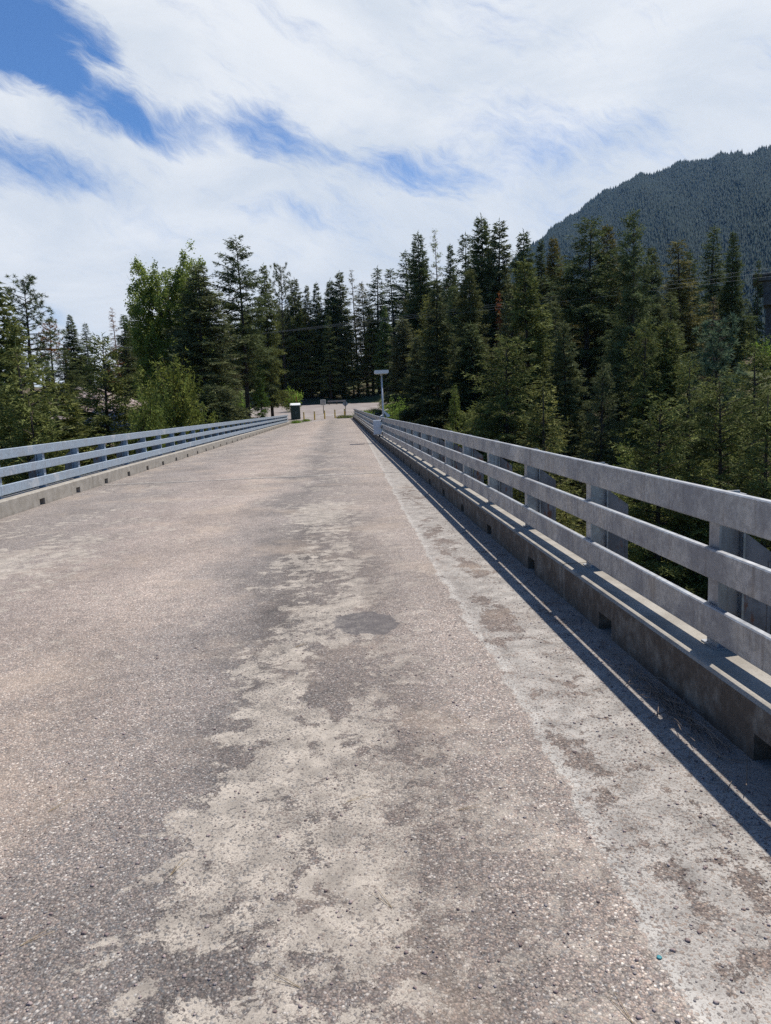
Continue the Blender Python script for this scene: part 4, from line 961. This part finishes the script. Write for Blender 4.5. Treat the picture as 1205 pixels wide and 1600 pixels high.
def scree(g, n):
    u, v = g.random(n), g.random(n); x = -27.5+u*8.0+g.normal(0, .6, n); y = 72+v*14.5
    return np.stack([x, y, ground_z(x, y)+.05], 1)
rocks('rubble', 5200, scree, (.09, .5), 'rock', 3)
def scree2(g, n):
    x = g.uniform(22, 31, n); y = g.uniform(60, 76, n); return np.stack([x, y, ground_z(x, y)+.02], 1)
rocks('forest_stones', 500, scree2, (.06, .4), 'rock', 8)
def grit(g, n):
    e = g.random(n) < .55
    x = np.where(e, XR-.05-np.abs(g.normal(0, .28, n)), g.uniform(-1.5, 1.8, n)); y = np.where(e, 1.2+g.random(n)**1.6*12, 1.2+g.random(n)**1.5*5)
    return np.stack([x, y, zf(x, y)+.0015], 1)
rocks('loose_gravel', 6500, grit, (.0022, .0095), 'rock', 9)

tw = MB(); g = random.Random(8)
for k in range(90):
    y = g.gauss(3.75, .28); x = 1.80-abs(g.gauss(0, .05)); a = g.gauss(1.62, .35); L = g.uniform(.12, .42); z = .004+abs(g.gauss(0, .012)); c = g.uniform(-.6, .6)
    pts = []
    for q in range(5):
        u = q/4-.5; aa_ = a+c*u; pts.append((min(x+math.cos(aa_)*L*u, 1.85), y+math.sin(aa_)*L*u, z+.012*math.sin(q*1.4+k)+.012))
    tw.tube(pts, [.0022, .0022, .002, .0016, .001], 4)
for k in range(150):
    y = g.uniform(1.5, 14); x = 1.83-abs(g.gauss(0, .12)); a = g.gauss(1.6, .8); L = g.uniform(.03, .12)
    tw.tube([(x-math.cos(a)*L/2, y-math.sin(a)*L/2, .006), (min(x+math.cos(a)*L/2, 1.855), y+math.sin(a)*L/2, .009)], .0013, 3)
tag(tw.build('twig_litter', 'dry_twig'), kind='stuff')

# pine needles lying on the deck
def needle_mesh():
    m = MB()
    for s in (-1, 1):
        m.tube([(0, 0, .002), (.05, s*.006, .005), (.11, s*.014, .003)], [.0011, .001, .0006], 4)
    return m.mesh('pine_needle', 'straw')
nm_ = needle_mesh()
for x, y, a in [(-1.37, 3.13, .9), (-1.14, 2.28, .7), (-.05, 3.03, .4), (.58, 3.76, 1.9), (.10, 2.32, 2.1), (.73, 1.77, 1.8), (-.72, 2.6, 1.2), (-.2, 2.0, 2.6), (.42, 2.9, .2), (-.4, 5.2, .8)]:
    o = link('pine_needle', nm_, None, (x, y, .001)); o.rotation_euler = (0, 0, a)
    tag(o, 'dry straw coloured pine needle pair lying on the bridge deck', 'pine needle', 'pine needles scattered on the deck')
o = MB().tube([(0, 0, 0), (0, 0, .002), (0, 0, .003)], [.0085, .008, .005], 9).build('bottle_cap', 'teal', None, True, (.905, 1.998, .002))
tag(o, 'tiny teal bottle cap on the deck at the bottom right', 'bottle cap')

# weeds and brush
def tuft_mesh(seed, n, h, sp, mat, wl=.012):
    g = np.random.default_rng(seed); P = g.normal(0, sp, (n, 3))*np.array([1, 1, 0]); d = unit(np.stack([g.normal(0, .45, n), g.normal(0, .45, n), np.ones(n)], 1))
    return np_mesh('weed', tufts(g, P, d, h, wl, .12), np.arange(n*3).reshape(-1, 3), mat)
wm = tuft_mesh(1, 900, .55, .38, 'leaves', .022); wm2 = tuft_mesh(2, 700, .42, .30, 'soft_needles', .02)
for x, y, me, s, tint, lab in [(-5.45, 95.6, wm, .75, (1.3, 1.5, .8), 'green weeds at the end of the left railing beside the cabinet'), (-4.3, 98.9, wm, .6, (1.3, 1.4, .8), 'small green weeds around the base of the leftmost bollard'),
                               (.5, 99.3, wm2, 1.0, (2.2, 2.0, 1.2), 'dry grassy weeds at the foot of the rightmost bollard'), (1.35, 98.6, wm2, .9, (1.6, 1.7, 1.0), 'low weeds beside the end of the right railing'), (3.4, 100.5, wm, 1.3, (1.3, 1.4, .8), 'leafy weeds just outside the end of the right railing'), (5.4, 108, wm2, 1.6, (2.4, 2.1, 1.1), 'pale dry grass patch at the right rim of the lot'), (8.3, 119, wm2, 2.0, (2.2, 2.1, 1.0), 'pale yellowish grass patch at the far right corner of the lot')]:
    z = float(zf(x, y)) if (x > XL and x < XR and y < 97.4) else max(gz_(x, y), lz_(x, y)-.01 if float(in_lot(np.float64(x), np.float64(y), .01)) > 0 else -99)
    o = link('weed_clump', me, None, (x, y, z)); o.scale = (s, s, s); o.color = (*tint, 1)
    tag(o, lab, 'weeds')
def shrub(x, y, h, sp, tint, label, seed):
    p = broadleaf('shrub', seed, h, sp, 34, 110, .10); r = thing('leafy_shrub', label, 'shrub', (x, y, gz_(x, y)), 'broadleaf shrubs')
    for nm, me in p['parts']:
        o = link('stem' if nm == 'trunk' else 'foliage', me, r); o.color = (*tint, 1)
def on_ray(ax_, d): return d*math.sin(R(ax_)), d*math.cos(R(ax_))
for ax_, d, h, sp, tint, lab, sd_ in [(-9.9, 76, 3.4, 1.8, (1.3, 1.5, .8), 'bright green leafy shrub behind the left railing below the broadleaf tree', 201), (-8.9, 84, 2.8, 1.5, (1.2, 1.4, .8), 'leafy shrub at the foot of the tallest left bank conifer', 202), (-3.5, 121, 2.0, 1.2, (1.8, 2.0, .9), 'small sunlit shrub behind the green cabinet at the lot edge', 203), (-7.7, 90, 2.4, 1.3, (1.2, 1.4, .8), 'green shrub at the left edge of the lot entrance', 204), (4.6, 88, 4.0, 1.3, (1.3, 1.5, .8), 'leafy shrub behind the far part of the right railing', 205), (30.6, 108, 2.0, 1.6, (1.8, 2.0, .9), 'sunlit green shrub beside the concrete pier', 206), (28.4, 106, 2.8, 2.0, (2.0, 1.5, .8), 'dry reddish shrub in front of the concrete pier, on its left', 207)]:
    x, y = on_ray(ax_, d); shrub(x, y, h, sp, tint, lab, sd_)

# ------------------------------------------------------------------ haze
if HAZE > 0:
    hm = bpy.data.materials.new('haze_air'); hm.use_nodes = True; t = NT(hm.node_tree); ho = t.n('ShaderNodeOutputMaterial')
    pv = t.n('ShaderNodeVolumePrincipled', None, Color=(.30, .58, 1.0, 1), Density=HAZE, Anisotropy=.25); t.t.links.new(pv.outputs[0], ho.inputs['Volume'])
    hb = MB().box(-3580, 3580, -3580, 3680, -30, 905).build('haze', 'wire'); hb.data.materials.clear(); hb.data.materials.append(hm); tag(hb, kind='stuff')
